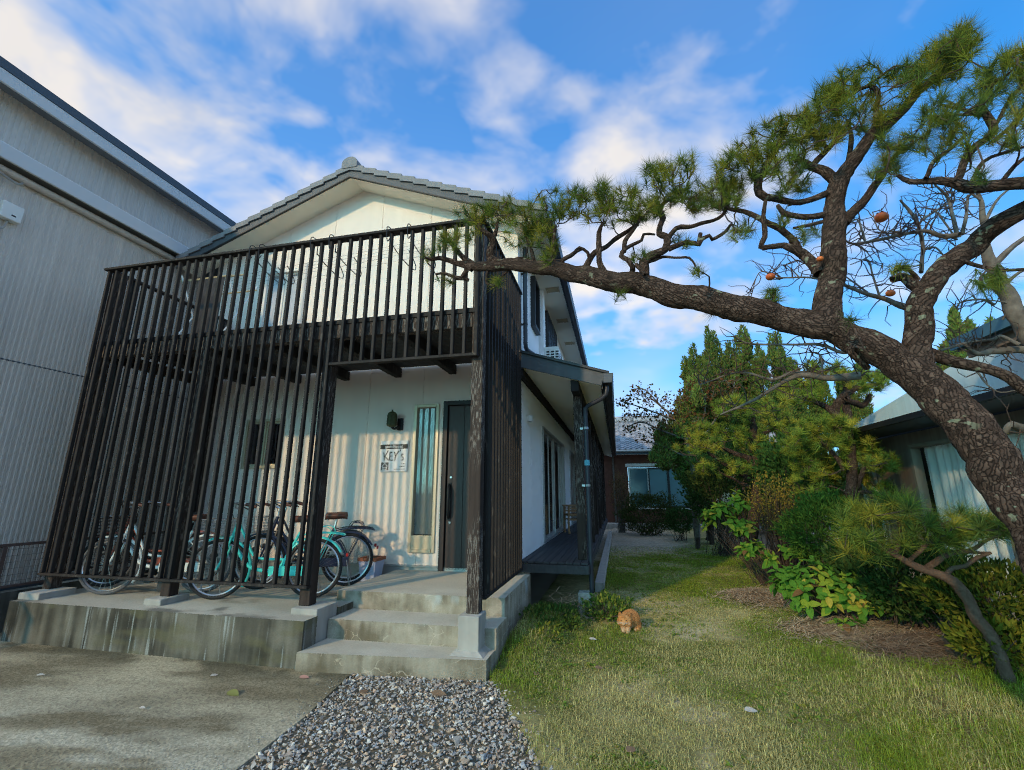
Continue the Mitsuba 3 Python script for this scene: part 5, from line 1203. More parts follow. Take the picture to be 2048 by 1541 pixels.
def juniper(label, px, y, spires, seed, dark=1.0):
    r = np.random.default_rng(seed)
    k = thing('juniper_tree', label, 'tree', 'junipers behind the garden')
    b = ony(px, 1060, y); b[2] = 0
    put(k, 'trunk', tube(smoothpath([b, b + [.1, 0, 1.2], b + [0, .1, 2.6]], .2), np.linspace(.07, .03, 14)[:len(smoothpath([b, b + [.1, 0, 1.2], b + [0, .1, 2.6]], .2))], 8), 'm_twig', smooth=True)
    P, N = [], []
    more = []
    for sx, sy, w, h in spires:                        # side sprays that break the outline
        for q in range(16):
            u = r.uniform(.10, .85); sd = r.uniform(-1, 1)
            more.append((sx + sd * w * (.45 + .75 * u), sy + u * h - r.uniform(0, .16) * h, w * r.uniform(.22, .42), h * r.uniform(.14, .30)))
    for sx, sy, w, h in [(a_, b_, c_ * .72, d_) for a_, b_, c_, d_ in spires] + more:                        # a flame-shaped spray of scale foliage: tip pixel, half width and height in pixels
        t = ony(sx, sy, y + r.normal(0, .35)); s = 1 / mag(t)
        n = int(h * w * .75) + 40
        u = r.random(n) ** .75
        wid = w * s * (np.sin(np.clip(u, 0, 1) * 2.2) ** .8) * (0.62 + .5 * meshkit.noise(np.stack([u * 9, u * 0 + seed, u * 0 + sx], 1)))
        a = r.uniform(0, 6.283, n); q = np.sqrt(r.uniform(.25, 1, n))
        tw = meshkit.fbm(np.stack([np.cos(a) * 2.2, np.sin(a) * 2.2, u * h * s * 2.2], 1) + sx, 3, 3)
        rr = wid * q * (.55 + .9 * tw)
        P.append(np.stack([t[0] + rr * np.cos(a), t[1] + rr * np.sin(a), t[2] - u * h * s], 1))
        N.append(np.stack([np.cos(a) * .5, np.sin(a) * .5, np.full(n, .9)], 1) + r.normal(size=(n, 3)) * .3)
    P, N = np.vstack(P), np.vstack(N); N /= np.linalg.norm(N, axis=1, keepdims=True)
    m, c = leaf_cloud(P, N, .135, .042, r, np.array([(.105, .19, .045), (.155, .225, .048), (.22, .245, .052), (.085, .15, .046), (.15, .125, .05)]) * dark)
    put(k, 'crown', m, 'm_leaf', kind='stuff', color=c)
juniper('dark juniper with ragged spires, leftmost and lowest beside the maple', 1392, 15.0, [(1358, 795, 34, 170), (1322, 848, 24, 90), (1388, 752, 32, 220), (1405, 850, 44, 150)], 41, 1.45)
juniper('tall juniper with a needle-sharp tip left of the highest limb', 1420, 16.0, [(1385, 690, 26, 200), (1414, 655, 22, 220), (1402, 720, 40, 240), (1436, 688, 22, 180), (1372, 745, 28, 200)], 42)
juniper('broad bushy juniper in the middle of the row of spires', 1490, 16.5, [(1490, 662, 24, 200), (1456, 684, 20, 160), (1515, 690, 24, 180), (1480, 720, 60, 240), (1470, 675, 16, 120)], 43, 1.1)
juniper('narrow juniper right of the broad one, touching the trunk line', 1552, 17.0, [(1548, 668, 18, 180), (1560, 690, 22, 200), (1578, 716, 18, 160), (1590, 740, 16, 120)], 44, 1.15)
juniper('small bluish juniper farthest right in the row, partly behind the limb', 1640, 18.0, [(1618, 722, 20, 160), (1640, 745, 26, 150), (1674, 730, 12, 120), (1690, 752, 26, 130), (1715, 720, 18, 130)], 45, 1.0)
juniper('yellow-green cypress seen between the two great limbs', 1910, 13.0, [(1905, 618, 14, 120), (1922, 655, 24, 110), (1890, 690, 24, 90), (1935, 640, 12, 120), (1980, 640, 8, 60)], 46, 1.35)

# maple with thin red-brown leaves
r = np.random.default_rng(51)
mp_ = thing('maple_tree', 'thin maple with sparse reddish brown leaves against the white cloud', 'tree')
M = Limbs(mp_)
M.add([(1395, 1075, 12, 14.5), (1388, 960, 10, 14.5), (1372, 880, 8, 14.5), (1340, 830, 5, 14.5), (1300, 795, 3, 14.5)], 'trunk', 'm_grey_bark', sides=7)
for b in ([(1372, 880, 5), (1320, 860, 4), (1280, 845, 3), (1245, 862, 2)], [(1350, 840, 4), (1290, 818, 3), (1240, 802, 2)], [(1380, 900, 5), (1410, 820, 4), (1400, 770, 3)], [(1388, 900, 5), (1430, 840, 4), (1460, 800, 3), (1470, 760, 2)], [(1320, 810, 3), (1290, 780, 2), (1268, 778, 2)], [(1385, 920, 4), (1330, 895, 3), (1285, 880, 2)]):
    M.add([(*e, 14.5 + r.normal(0, .2)) for e in b], 'branch', 'm_grey_bark', sides=5)
tp = pads(M, [(1285, 782, 24, 10, 16), (1320, 800, 40, 16, 26), (1248, 803, 18, 8, 14), (1280, 828, 34, 12, 22), (1330, 845, 40, 20, 30), (1262, 858, 18, 8, 10), (1395, 780, 40, 24, 40), (1380, 820, 46, 24, 40), (1450, 770, 40, 30, 36), (1430, 810, 40, 24, 30), (1300, 880, 24, 10, 10)], r, ys=.3, y=14.5)
tw, td = twigs(M.samples(), tp, r, .010, .004, 3)
put(mp_, 'twig', tw, 'm_grey_bark', kind='stuff')
P = (tp[:, None] + r.normal(0, .09, (len(tp), 6, 3))).reshape(-1, 3)
N = r.normal(size=P.shape); N[:, 2] -= .6; N /= np.linalg.norm(N, axis=1, keepdims=True)
m, c = leaf_cloud(P, N, .10, .075, r, np.array([(.15, .065, .03), (.11, .065, .03), (.085, .09, .03), (.19, .08, .035)]))
put(mp_, 'leaves', m, 'm_leaf', kind='stuff', color=c)

# ------------------------------------------------------------------ bare persimmon behind the pine
r = np.random.default_rng(61)
pk = thing('persimmon_tree', 'bare persimmon tree with mossy trunk and a few orange fruits behind the pine', 'tree')
Q = Limbs(pk)
Y = 4.6
Q.add([(2560, 1640, 84, Y), (2450, 1380, 70, Y), (2330, 1120, 60, Y), (2200, 930, 52, Y), (2110, 770, 44, Y), (2052, 668, 38, Y), (2015, 595, 34, Y), (1990, 545, 30, Y), (1972, 505, 22, Y), (1968, 450, 14, Y), (1960, 400, 9, Y), (1942, 360, 5, Y)], 'trunk', 'm_grey_bark', sides=14, rough=.08)
RB = [[(1985, 530, 16), (2018, 500, 13), (2050, 476, 11), (2100, 440, 8)], [(1920, 470, 14, 3.9), (1885, 473, 12, 3.9), (1850, 462, 9, 3.9), (1800, 470, 8, 3.9), (1745, 482, 7, 3.9), (1705, 488, 5, 3.9), (1680, 475, 3, 3.9)], [(1842, 545, 9, 3.9), (1846, 500, 8, 3.9), (1838, 455, 8, 3.9), (1820, 424, 7, 3.9), (1800, 400, 4, 3.9)],
      [(1820, 618, 16), (1773, 600, 11), (1734, 588, 9), (1701, 576, 8), (1674, 566, 6), (1620, 556, 4), (1570, 556, 3), (1535, 556, 3)], [(1915, 470, 10), (1905, 430, 8), (1895, 395, 6), (1870, 370, 4)], [(1925, 470, 9), (1932, 430, 7), (1936, 390, 5)], [(1968, 450, 8), (1995, 400, 6), (2030, 370, 4)],
      [(1845, 440, 6), (1875, 420, 5), (1910, 400, 4)], [(1875, 425, 5), (1900, 460, 4), (1915, 480, 3)], [(1730, 482, 5), (1715, 440, 4), (1690, 455, 3)], [(1790, 470, 4), (1805, 462, 3), (1760, 462, 3), (1745, 425, 2)], [(1845, 500, 5), (1870, 495, 4), (1895, 520, 3)], [(1760, 595, 5), (1745, 550, 4), (1735, 520, 3), (1700, 530, 2)],
      [(1735, 585, 4), (1700, 560, 3), (1685, 548, 2)], [(1660, 560, 4), (1630, 530, 3), (1590, 520, 2)], [(1600, 556, 3), (1570, 530, 2), (1545, 545, 2)], [(1725, 690, 10, 4.3), (1690, 705, 8, 4.3), (1640, 690, 7, 4.3), (1580, 690, 5, 4.3), (1500, 688, 4, 4.3), (1470, 675, 2, 4.3)], [(1720, 752, 20, 4.4), (1660, 758, 14, 4.4), (1600, 750, 11, 4.4), (1540, 780, 8, 4.4), (1500, 805, 6, 4.4), (1440, 830, 3, 4.4)],
      [(1640, 752, 9, 4.4), (1590, 745, 8, 4.4), (1545, 760, 6, 4.4), (1480, 745, 4, 4.4), (1400, 770, 2, 4.4)], [(1645, 750, 5, 4.4), (1640, 710, 4, 4.4), (1615, 705, 2, 4.4)], [(2112, 772, 28), (2085, 725, 24), (2048, 700, 20), (1990, 702, 17), (1960, 708, 12), (1930, 690, 6)], [(2040, 690, 9), (2000, 672, 8), (1985, 680, 8), (1930, 688, 7), (1880, 702, 5)], [(1990, 610, 6), (1965, 600, 5), (1920, 605, 4), (1915, 620, 3)], [(2010, 570, 8), (2040, 545, 7), (2080, 530, 5)], [(2005, 640, 5), (2020, 610, 4), (1975, 600, 3)],
      [(1955, 745, 5), (1975, 770, 4), (2000, 785, 3), (2035, 780, 2)], [(2180, 905, 28), (2110, 880, 26), (2050, 860, 24), (2020, 850, 16), (2005, 870, 12)], [(1560, 560, 3), (1520, 545, 2), (1500, 600, 2)], [(1960, 400, 6), (1930, 380, 5), (1890, 372, 3)]]
for b in RB:
    Q.add([(e[0], e[1], e[2], (e[3] if len(e) > 3 else Y) + r.normal(0, .03)) for e in b], 'branch', 'm_grey_bark', sides=7, rough=.12)
S_ = Q.samples()
V, F, o = [], [], 0
ok = S_[(S_[:, 0] < 3.4)]
for t in range(420):                                     # crooked bare twigs
    p = ok[r.integers(len(ok))] + 0
    d = r.normal(size=3) * [1, .6, 1] + [-.15, 0, .25]; d /= np.linalg.norm(d)
    q = [p]
    for k in range(r.integers(3, 7)):
        d = d + r.normal(size=3) * .42; d /= np.linalg.norm(d)
        q.append(q[-1] + d * r.uniform(.04, .09))
    v, f = tube(q, np.linspace(.0055, .0022, len(q)), 4, cap=False)
    V.append(v); F.append(f + o); o += len(v)
put(pk, 'twig', (np.vstack(V), np.vstack(F)), 'm_twig', kind='stuff')
mat('m_persimmon', proc(lambda p, n, uv: mix((0.42, 0.085, 0.022), (0.60, 0.17, 0.035), fbm(p.x * 30, p.y * 30, p.z * 30, 3))), 0.35)
for (px, py, w, lab) in ((1763, 435, 28, 'largest orange persimmon, split and hanging under the upper fork'), (1640, 518, 14, 'orange persimmon against the upright trunk of the pine'), (1541, 554, 19, 'orange persimmon at the far left tip of the bare branches'), (1556, 622, 17, 'orange persimmon just above the long limb'), (1674, 594, 12, 'small orange persimmon half hidden by the upright trunk'), (1781, 587, 19, 'dull orange persimmon beside the broken stub'), (1682, 478, 6, 'tiny orange persimmon at the right side of the upright trunk')):
    y = 3.9 if px > 1750 and py < 500 else 4.5
    if px in (1640,): y = 2.98
    c = ony(px, py, y); rr = w / 2 / mag(c)
    k = thing('persimmon', lab, 'fruit')
    v, f = ellipsoid((0, 0, 0), (rr, rr, rr * .80), 3)
    a = np.arctan2(v[:, 1], v[:, 0]); q = np.hypot(v[:, 0], v[:, 1]) / rr
    v = v * (1 + .03 * np.cos(4 * a) * q)[:, None]; v[:, 2] -= .22 * rr * np.exp(-(q / .35) ** 2) * np.sign(v[:, 2])
    put(k, 'flesh', (v + c, f), 'm_persimmon', smooth=True)
    put(k, 'calyx', join(*[xf((np.array([[0, -.18, 0], [.55, -.26, .08], [.72, 0, .02], [.55, .26, .08], [0, .18, 0]]) * rr, np.array([[0, 1, 2], [0, 2, 4], [2, 3, 4]])), rotz(q * 1.5708), c + [0, 0, rr * .72]) for q in range(4)], rod(c + [0, 0, .7 * rr], c + [rr * .3, 0, rr * 1.6], rr * .07, 5)), 'm_twig')
# ------------------------------------------------------------------ broad-leaved plants: each large leaf is a part
def leaf_mesh(L, W, fold=.25, curl=.35, n=6):
    t = np.linspace(0, 1, n + 1)
    w = W / 2 * np.sin(np.pi * t ** .8) ** .85
    x = t * L; z = -curl * L * t ** 2
    v = np.vstack([np.stack([x, w, z + fold * w], 1), np.stack([x, w * 0, z], 1), np.stack([x, -w, z + fold * w], 1)])
    i = np.arange(n); m = n + 1
    f = np.vstack([np.stack([i + m, i + m + 1, i + 1, i], 1), np.stack([i + 2 * m, i + 2 * m + 1, i + m + 1, i + m], 1)])
    return v, f
def leaf_mat(name, c0, c1, tr=.6):
    def fn(p, n, uv): return mix(c0, c1, fbm(p.x * 9, p.y * 9, p.z * 9, 3))
    scene[name] = {'type': 'principledthin', 'base_color': proc(fn), 'roughness': 0.4, 'diff_trans': tr, 'spec_trans': 0.0}
    return name
HL = [leaf_mat('m_hyd_green', (0.075, 0.195, 0.026), (0.125, 0.27, 0.038)), leaf_mat('m_hyd_lime', (0.19, 0.29, 0.032), (0.29, 0.35, 0.045)), leaf_mat('m_hyd_yellow', (0.38, 0.33, 0.05), (0.46, 0.37, 0.07)), leaf_mat('m_hyd_brown', (0.16, 0.085, 0.035), (0.24, 0.13, 0.06))]
LV = [mikit.ply(leaf_mesh(.13, .075, .25, c), HL[0], smooth=True) for c in (.15, .4, .7)] + [mikit.ply(leaf_mesh(.10, .055, .2, .3), HL[0], smooth=True)]


def hydrangea(label, domes, seed, size=1.0, pal=(.52, .36, .09, .03)):
    """Domes of leaf rosettes at the stem ends, three opposite pairs to a rosette; the 300 nearest leaves are parts, the rest one part."""
    r = np.random.default_rng(seed)
    k = thing('hydrangea', label, 'shrub', 'hydrangeas along the right side of the lawn')
    stems, L = [], []
    for (px, py, y, n, rx, rz, base) in domes:
        c = ony(px, py, y); b0 = np.array([*base, 0.02])
        for i in range(n):
            d = r.normal(size=3); d[2] = abs(d[2]) * 1.1 - .25; d[1] -= .35; d /= np.linalg.norm(d)
            t = c + d * [rx, rx * .85, rz] * r.uniform(.72, 1.06)
            nn = d * .75 + [0, -.15, .65] + r.normal(0, .22, 3); nn /= np.linalg.norm(nn)
            b = b0 + r.normal(0, .06, 3) * [1, 1, 0]
            p = smoothpath(np.array([b, b * .4 + t * .6 - nn * .08, t - nn * .03]), .06)
            stems.append(tube(p, np.linspace(.0055, .003, len(p)), 5, cap=False))
            e1 = np.cross(nn, [.3, .9, .1]); e1 /= np.linalg.norm(e1); e2 = np.cross(nn, e1)
            yaw = r.uniform(0, 6.283)
            for pair in range(3):
                for s in (0, math.pi):
                    A = yaw + pair * 1.5708 + s + r.normal(0, .18)
                    el = math.radians((38, 14, -12)[pair] + r.normal(0, 10))
                    rad = math.cos(A) * e1 + math.sin(A) * e2
                    dx = rad * math.cos(el) + nn * math.sin(el); dy = np.cross(nn, rad); dz = np.cross(dx, dy)
                    sc = size * (.62, 1.0, 1.15)[pair] * r.uniform(.75, 1.15)
                    M = np.eye(4); M[:3, 0], M[:3, 1], M[:3, 2], M[:3, 3] = dx * sc, dy * sc, dz * sc, t - nn * .022 * pair
                    L.append((t[1] - .4 * t[2], r.integers(3), r.choice(4, p=pal), M))
    L.sort(key=lambda q: q[0])
    for _, v, g, M in L[:300]: put(k, 'leaf', LV[v], HL[g], at=T(M))
    if len(L) > 300:
        rest = [xf(LM[v], M[:3, :3], M[:3, 3]) for _, v, g, M in L[300:]]
        put(k, 'rear_leaves', join(*rest), HL[0], smooth=True, kind='stuff')
    put(k, 'stem', join(*stems), 'm_twig', kind='stuff')
LM = [leaf_mesh(.13, .075, .22, c) for c in (.10, .25, .42)]
LV = [mikit.ply(q, HL[0], smooth=True) for q in LM]
hydrangea('bright green hydrangea on the lawn edge with straw at its foot, largest and nearest', [(1640, 1190, 6.75, 56, .44, .42, (2.68, 6.8)), (1705, 1205, 6.6, 34, .30, .34, (2.82, 6.65)), (1580, 1172, 7.0, 16, .22, .26, (2.55, 7.0)), (1750, 1175, 6.6, 8, .14, .18, (2.9, 6.65)), (1700, 1250, 6.4, 6, .16, .10, (2.8, 6.5))], 71, .95)
hydrangea('small hydrangea with a drooping brown leaf between the other two', [(1505, 1105, 8.4, 12, .26, .18, (2.6, 8.5)), (1590, 1100, 8.6, 6, .20, .12, (3.0, 8.7)), (1540, 1120, 8.2, 4, .12, .10, (2.65, 8.4))], 72, 1.1, (.68, .24, .05, .03))
hydrangea('glossy light green hydrangea farthest back on the lawn edge', [(1445, 1050, 9.3, 30, .38, .40, (2.45, 9.4)), (1475, 1010, 9.8, 6, .22, .22, (2.6, 9.8)), (1490, 1060, 9.2, 7, .2, .2, (2.7, 9.4))], 73, 1.1, (.70, .26, .04, 0))


def bush(name, label, cat, c, rad, n, L, W, cols, seed, stems=30, hang=0.0, shell=.5, group=None, sm='m_twig', bright=1.75):
    r = np.random.default_rng(seed)
    k = thing(name, label, cat, group)
    d = r.normal(size=(n, 3)); d /= np.linalg.norm(d, axis=1, keepdims=True)
    q = r.uniform(shell, 1, (n, 1)) ** .6 * (.42 + 1.05 * meshkit.fbm(d * 2.6 + seed, 3, seed))[:, None]
    P = np.asarray(c) + d * q * np.asarray(rad)
    P[:, 2] = np.maximum(P[:, 2], .03 + .05 * r.random(n))
    N = d * .7 + [0, 0, .5 - hang] + r.normal(size=(n, 3)) * .45; N /= np.linalg.norm(N, axis=1, keepdims=True)
    m, col = leaf_cloud(P, N, L, W, r, np.array(cols) * bright)
    put(k, 'foliage', m, 'm_leaf', kind='stuff', color=col)
    st = []
    for i in range(stems):
        t = P[r.integers(n)]; b = np.array([c[0] + r.normal() * rad[0] * .18, c[1] + r.normal() * rad[1] * .18, 0.0])
        p = smoothpath(np.array([b, (b + t) / 2 + r.normal(0, .05, 3), t]), .12)
        st.append(tube(p, np.linspace(.010, .003, len(p)), 4, cap=False))
    put(k, 'stem', join(*st), sm, kind='stuff')
    return k
G = lambda *a: [np.array(x) for x in a]
def at(px, py, y, dz=0): p = ony(px, py, y); return (p[0], p[1], p[2] + dz)
bush('yew_bush', 'dense feathery dark green bush behind the hydrangeas', 'shrub', at(1650, 1062, 8.4), (.62, .5, .58), 7500, .10, .022, G((.045, .095, .016), (.070, .125, .020), (.032, .070, .014)), 81)
bush('twiggy_shrub', 'twiggy shrub with tiny yellow autumn leaves behind the far hydrangea', 'shrub', at(1555, 1010, 9.8), (.62, .5, .62), 2100, .045, .028, G((.21, .16, .028), (.15, .13, .03), (.10, .09, .03), (.26, .17, .03)), 82, 120, 0, .1)
bush('camellia_bush', 'dark glossy evergreen bush under the pruned pine', 'shrub', at(1590, 940, 10.6), (.8, .6, .75), 3600, .10, .05, G((.030, .075, .018), (.045, .095, .022), (.024, .055, .016)), 83, 40)
bush('clipped_shrub', 'rounded dark clipped shrub below the window of the brown house', 'shrub', at(1298, 1028, 19.5), (1.25, .9, .85), 6000, .085, .05, G((.022, .040, .012), (.035, .052, .015), (.050, .055, .018)), 84, 40)
bush('bare_shrub', 'brown thinly leaved shrub against the wall of the brown house', 'shrub', at(1240, 985, 20.5), (.42, .4, 1.0), 1500, .07, .04, G((.085, .055, .028), (.06, .05, .024), (.11, .08, .03)), 85, 50, .2, .1, sm='m_grey_bark')
bush('small_shrub', 'small dark shrub at the edge of the back path', 'shrub', at(1360, 1040, 17.5), (.52, .45, .45), 1800, .085, .05, G((.025, .055, .015), (.040, .070, .02)), 86, 20)
bush('dark_hedge', 'deep green hedge in shadow behind the hydrangeas', 'hedge', at(1440, 985, 13.5), (1.0, .8, .95), 5200, .11, .05, G((.020, .040, .012), (.030, .055, .016), (.045, .065, .018)), 87, 60)
bush('dark_hedge', 'low dark evergreen clump under the low pine', 'hedge', at(1800, 1160, 6.7), (.85, .6, .42), 5000, .10, .045, G((.020, .042, .012), (.030, .055, .015), (.050, .070, .018)), 88, 60)
bush('holly_bush', 'yellow-green spiky leaved bush at the right edge below the curtain', 'shrub', at(1985, 1195, 5.7), (.66, .45, .30), 3200, .085, .034, G((.11, .13, .018), (.065, .09, .015), (.15, .145, .024), (.04, .065, .015)), 89, 40, bright=1.15)
bush('holly_bush', 'lower yellowish spray of spiky leaves beside the slanting trunk', 'shrub', at(1990, 1285, 5.3), (.34, .3, .18), 900, .085, .036, G((.15, .145, .02), (.10, .12, .017)), 90, 14, bright=1.25)
bush('corner_weed', 'leafy green weed growing at the corner of the timber deck', 'weed', (-.22, 6.70, .10), (.36, .34, .20), 620, .065, .042, G((.050, .095, .018), (.085, .13, .024), (.14, .16, .03)), 91, 20)
bush('corner_weed', 'dark weeds along the concrete wall in front of the deck', 'weed', (-.92, 6.05, .09), (.46, .52, .17), 1300, .06, .035, G((.030, .060, .014), (.050, .085, .018), (.085, .11, .022)), 92, 24)
bush('corner_weed', 'pale yellow-green weed clump beside the concrete steps', 'weed', (-.88, 5.45, .08), (.26, .3, .13), 460, .055, .032, G((.10, .14, .024), (.18, .18, .03), (.06, .10, .02)), 93, 12)

# slim dark trunks by the back path
for i, (px, w, y, lab) in enumerate(((1393, 8, 16.5, 'slim pale trunk at the end of the back path'), (1418, 14, 16.2, 'dark trunk right of the slim pale one'), (1442, 7, 15.8, 'thin grey pole-like trunk nearest the far hydrangea'))):
    k = thing('garden_trunk', lab, 'tree trunk')
    L = Limbs(k)
    L.add([(px, 1082, w, y), (px + (-6, 4, -2)[i], 1010, w * .9, y), (px + (-4, 2, 0)[i], 930, w * .7, y)], 'trunk', 'm_grey_bark' if i != 1 else 'm_twig', sides=8)

# ------------------------------------------------------------------ grass, straw, fallen leaves
r = np.random.default_rng(101)
def blades(P, h, w, cols, lean=.5, bend=True):
    m = len(P)
    a = r.uniform(0, 6.283, m); d = np.stack([np.cos(a), np.sin(a), a * 0], 1)
    s = np.stack([-d[:, 1], d[:, 0], a * 0], 1) * w[:, None] / 2
    le = np.abs(r.normal(0, lean, m))[:, None]
    mid = P + d * (h * .28)[:, None] * le + np.array([0, 0, 1]) * (h * .55)[:, None]
    tip = P + d * (h * .95)[:, None] * le + np.array([0, 0, 1]) * (h / (1 + le[:, 0] * .6))[:, None]
    v = np.stack([P - s, P + s, mid - s * .7, mid + s * .7, tip], 1).reshape(-1, 3)
    i = np.arange(m)[:, None] * 5
    f = np.vstack([i + [0, 1, 3], i + [0, 3, 2], i + [2, 3, 4]])
    c = np.repeat(cols, 5, 0).reshape(m, 5, 3)
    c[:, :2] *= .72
    return (v, f), np.clip(c.reshape(-1, 3), 0, 1)
N = 430000
yy = 2.0 + 14.5 * r.random(N) ** 2.1
x0 = lawn_edge(yy) - .05
x1 = np.minimum(.80 * yy + .2, 4.6)
xx = x0 + (x1 - x0) * r.random(N)
q = np.stack([xx, yy, xx * 0], 1)
dry = meshkit.fbm(q * [1.3, 1.1, 1], 4, 3) + .20 * np.exp(-((xx - .55) / .75) ** 2) * np.clip((7.5 - yy) / 3, 0, 1) - .10 * np.clip((xx - 1.3) / 1.0, 0, 1) - .12 * np.clip((yy - 6.5) / 3, 0, 1)
fine = meshkit.fbm(q * 6, 3, 8)
bare = meshkit.fbm(q * 2.6 + 7, 3, 12)
bed = xx > 2.25 - .10 * (5 - yy) + .5 * (fine - .5) + .08 * (yy - 5)
keep = (r.random(N) < np.clip(1.35 - np.clip((bare - .5) * 5, 0, 1), .18, 1)) & ~((xx < lawn_edge(yy) + .28) & (yy < 4.3) & (r.random(N) < .72)) & (r.random(N) < np.clip((15.5 - yy) / 3.0 + np.clip((xx - 1.4), 0, 1) * .4, .0, 1)) & ~(bed & (yy > 5.6) & (r.random(N) < .93))
gx, gy_, dry, fine, bare = xx[keep], yy[keep], dry[keep], fine[keep], bare[keep]
P = np.stack([gx, gy_, ground_h(gx, gy_) - .006], 1)
tall = np.clip((meshkit.fbm(np.stack([gx * 1.8, gy_ * 1.8, gx * 0], 1) + 5, 3, 17) - .5) * 5, 0, 1) + 1.7 * np.clip((gx - 1.5) / 1.0, 0, 1) * np.clip((6.5 - gy_) / 2, 0, 1) + .9 * ((gx < -.75) & (gy_ > 4.2) & (gy_ < 6.5))
h = (.014 + .024 * r.random(len(P))) * (1 + .9 * tall) * r.lognormal(0, .25, len(P))
t = np.clip((dry + .45 * (r.random(len(P)) - .5) - .465) * 4.0, 0, 1)[:, None]
green = np.array([.235, .345, .042]) * (1 - fine[:, None] * .5) + np.array([.15, .17, .024]) * fine[:, None]
straw = np.array([.64, .575, .25])
col = (green * (1 - t) + straw * t) * r.uniform(.6, 1.35, (len(P), 1))
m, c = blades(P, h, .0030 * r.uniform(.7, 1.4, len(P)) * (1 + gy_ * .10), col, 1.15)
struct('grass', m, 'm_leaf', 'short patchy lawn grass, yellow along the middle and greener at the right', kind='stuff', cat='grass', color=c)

wx, wy = r.uniform(-1.1, 2.6, 900), 3.0 + 6.0 * r.random(900) ** 1.4
ok = (meshkit.fbm(np.stack([wx * 1.6, wy * 1.6, wx * 0], 1) + 30, 3, 61) > .52) & (wx > lawn_edge(wy) + .05)
wx, wy = wx[ok], wy[ok]
wp = np.repeat(np.stack([wx, wy, ground_h(wx, wy) + .012], 1), 7, 0) + r.normal(0, .022, (len(wx) * 7, 3)) * [1, 1, .25]
wn = r.normal(size=wp.shape) * [1, 1, .2] + [0, 0, .35]; wn /= np.linalg.norm(wn, axis=1, keepdims=True)
m, c = leaf_cloud(wp, wn, .034, .022, r, np.array([(.13, .22, .04), (.19, .27, .05), (.24, .25, .05)]))
struct('lawn_weeds', m, 'm_leaf', 'small broad-leaved weeds scattered in the lawn', kind='stuff', cat='weeds', color=c)

nl = 1500
lx, ly = r.uniform(-1.0, 2.8, nl), 2.6 + 6.0 * r.random(nl) ** 1.5
ok = lx > lawn_edge(ly) + .02; lx, ly = lx[ok], ly[ok]; nl = len(lx)
la = r.uniform(0, 6.283, nl); ld = np.stack([np.cos(la), np.sin(la), r.normal(0, .08, nl)], 1); ls = np.stack([-ld[:, 1], ld[:, 0], la * 0], 1) * .0016
lo = np.stack([lx, ly, ground_h(lx, ly) + .022 + .012 * r.random(nl)], 1); ll = r.uniform(.04, .13, (nl, 1))
struct('needle_litter', (np.stack([lo - ls, lo + ls, lo + ld * ll], 1).reshape(-1, 3), np.arange(nl * 3).reshape(-1, 3)), 'm_vc', 'fallen pine needles and stalks strewn over the lawn', kind='stuff', cat='litter',
       color=np.repeat(np.array([(.30, .19, .11), (.42, .31, .19), (.18, .11, .07)])[r.integers(3, size=nl)], 3, 0))

def strands(label, c, rad, n, L, cols, seed, name='straw_pile', cat='straw', h=.08):
    q = np.random.default_rng(seed)
    k = thing(name, label, cat)
    d = q.normal(0, .5, (n, 2)); P = np.stack([c[0] + d[:, 0] * rad[0], c[1] + d[:, 1] * rad[1], d[:, 0] * 0], 1)
    hh = h * np.exp(-(d ** 2).sum(1) * 1.3)
    P[:, 2] = ground_h(P[:, 0], P[:, 1]) + hh * q.random(n) + .004
    a = q.normal(rad[2], .8, n); dd = np.stack([np.cos(a), np.sin(a), q.normal(0, .13, n)], 1)
    l = L * q.uniform(.4, 1.1, (n, 1)); s = np.stack([-dd[:, 1], dd[:, 0], a * 0], 1) * .0048
    mid = P + dd * l * .5 + np.stack([a * 0, a * 0, .03 * q.random(n)], 1) + s * 6 * q.normal(size=(n, 1))
    v = np.stack([P - s, P + s, mid - s, mid + s, P + dd * l], 1).reshape(-1, 3)
    i = np.arange(n)[:, None] * 5
    f = np.vstack([i + [0, 1, 3], i + [0, 3, 2], i + [2, 3, 4]])
    cc = np.array(cols)[q.integers(len(cols), size=n)] * q.uniform(.7, 1.2, (n, 1))
    put(k, 'straw', (v, f), 'm_leaf', kind='stuff', color=np.repeat(cc, 5, 0))
ST = [(.58, .44, .31), (.70, .55, .38), (.44, .32, .22), (.76, .62, .43)]
strands('heap of dry brown cut grass at the lawn edge, farther of the two', (2.05, 8.3), (.55, .62, -.9), 3400, .24, ST, 111, h=.14)
strands('heap of dry brown cut grass under the nearest hydrangea', (2.45, 6.55), (.62, .40, -.6), 3800, .24, ST, 112, h=.14)
strands('dark bed of fallen pine needles and stalks beneath the low pine', (3.05, 6.0), (.60, .45, -.5), 4200, .26, [(.40, .29, .20), (.50, .37, .26), (.28, .19, .13)], 113, h=.10)
strands('few dry grass stalks arching out under the deck', (-.75, 6.5), (.30, .12, 1.2), 90, .36, ST[:3], 114, 'dry_stalks', 'dry grass', .30)

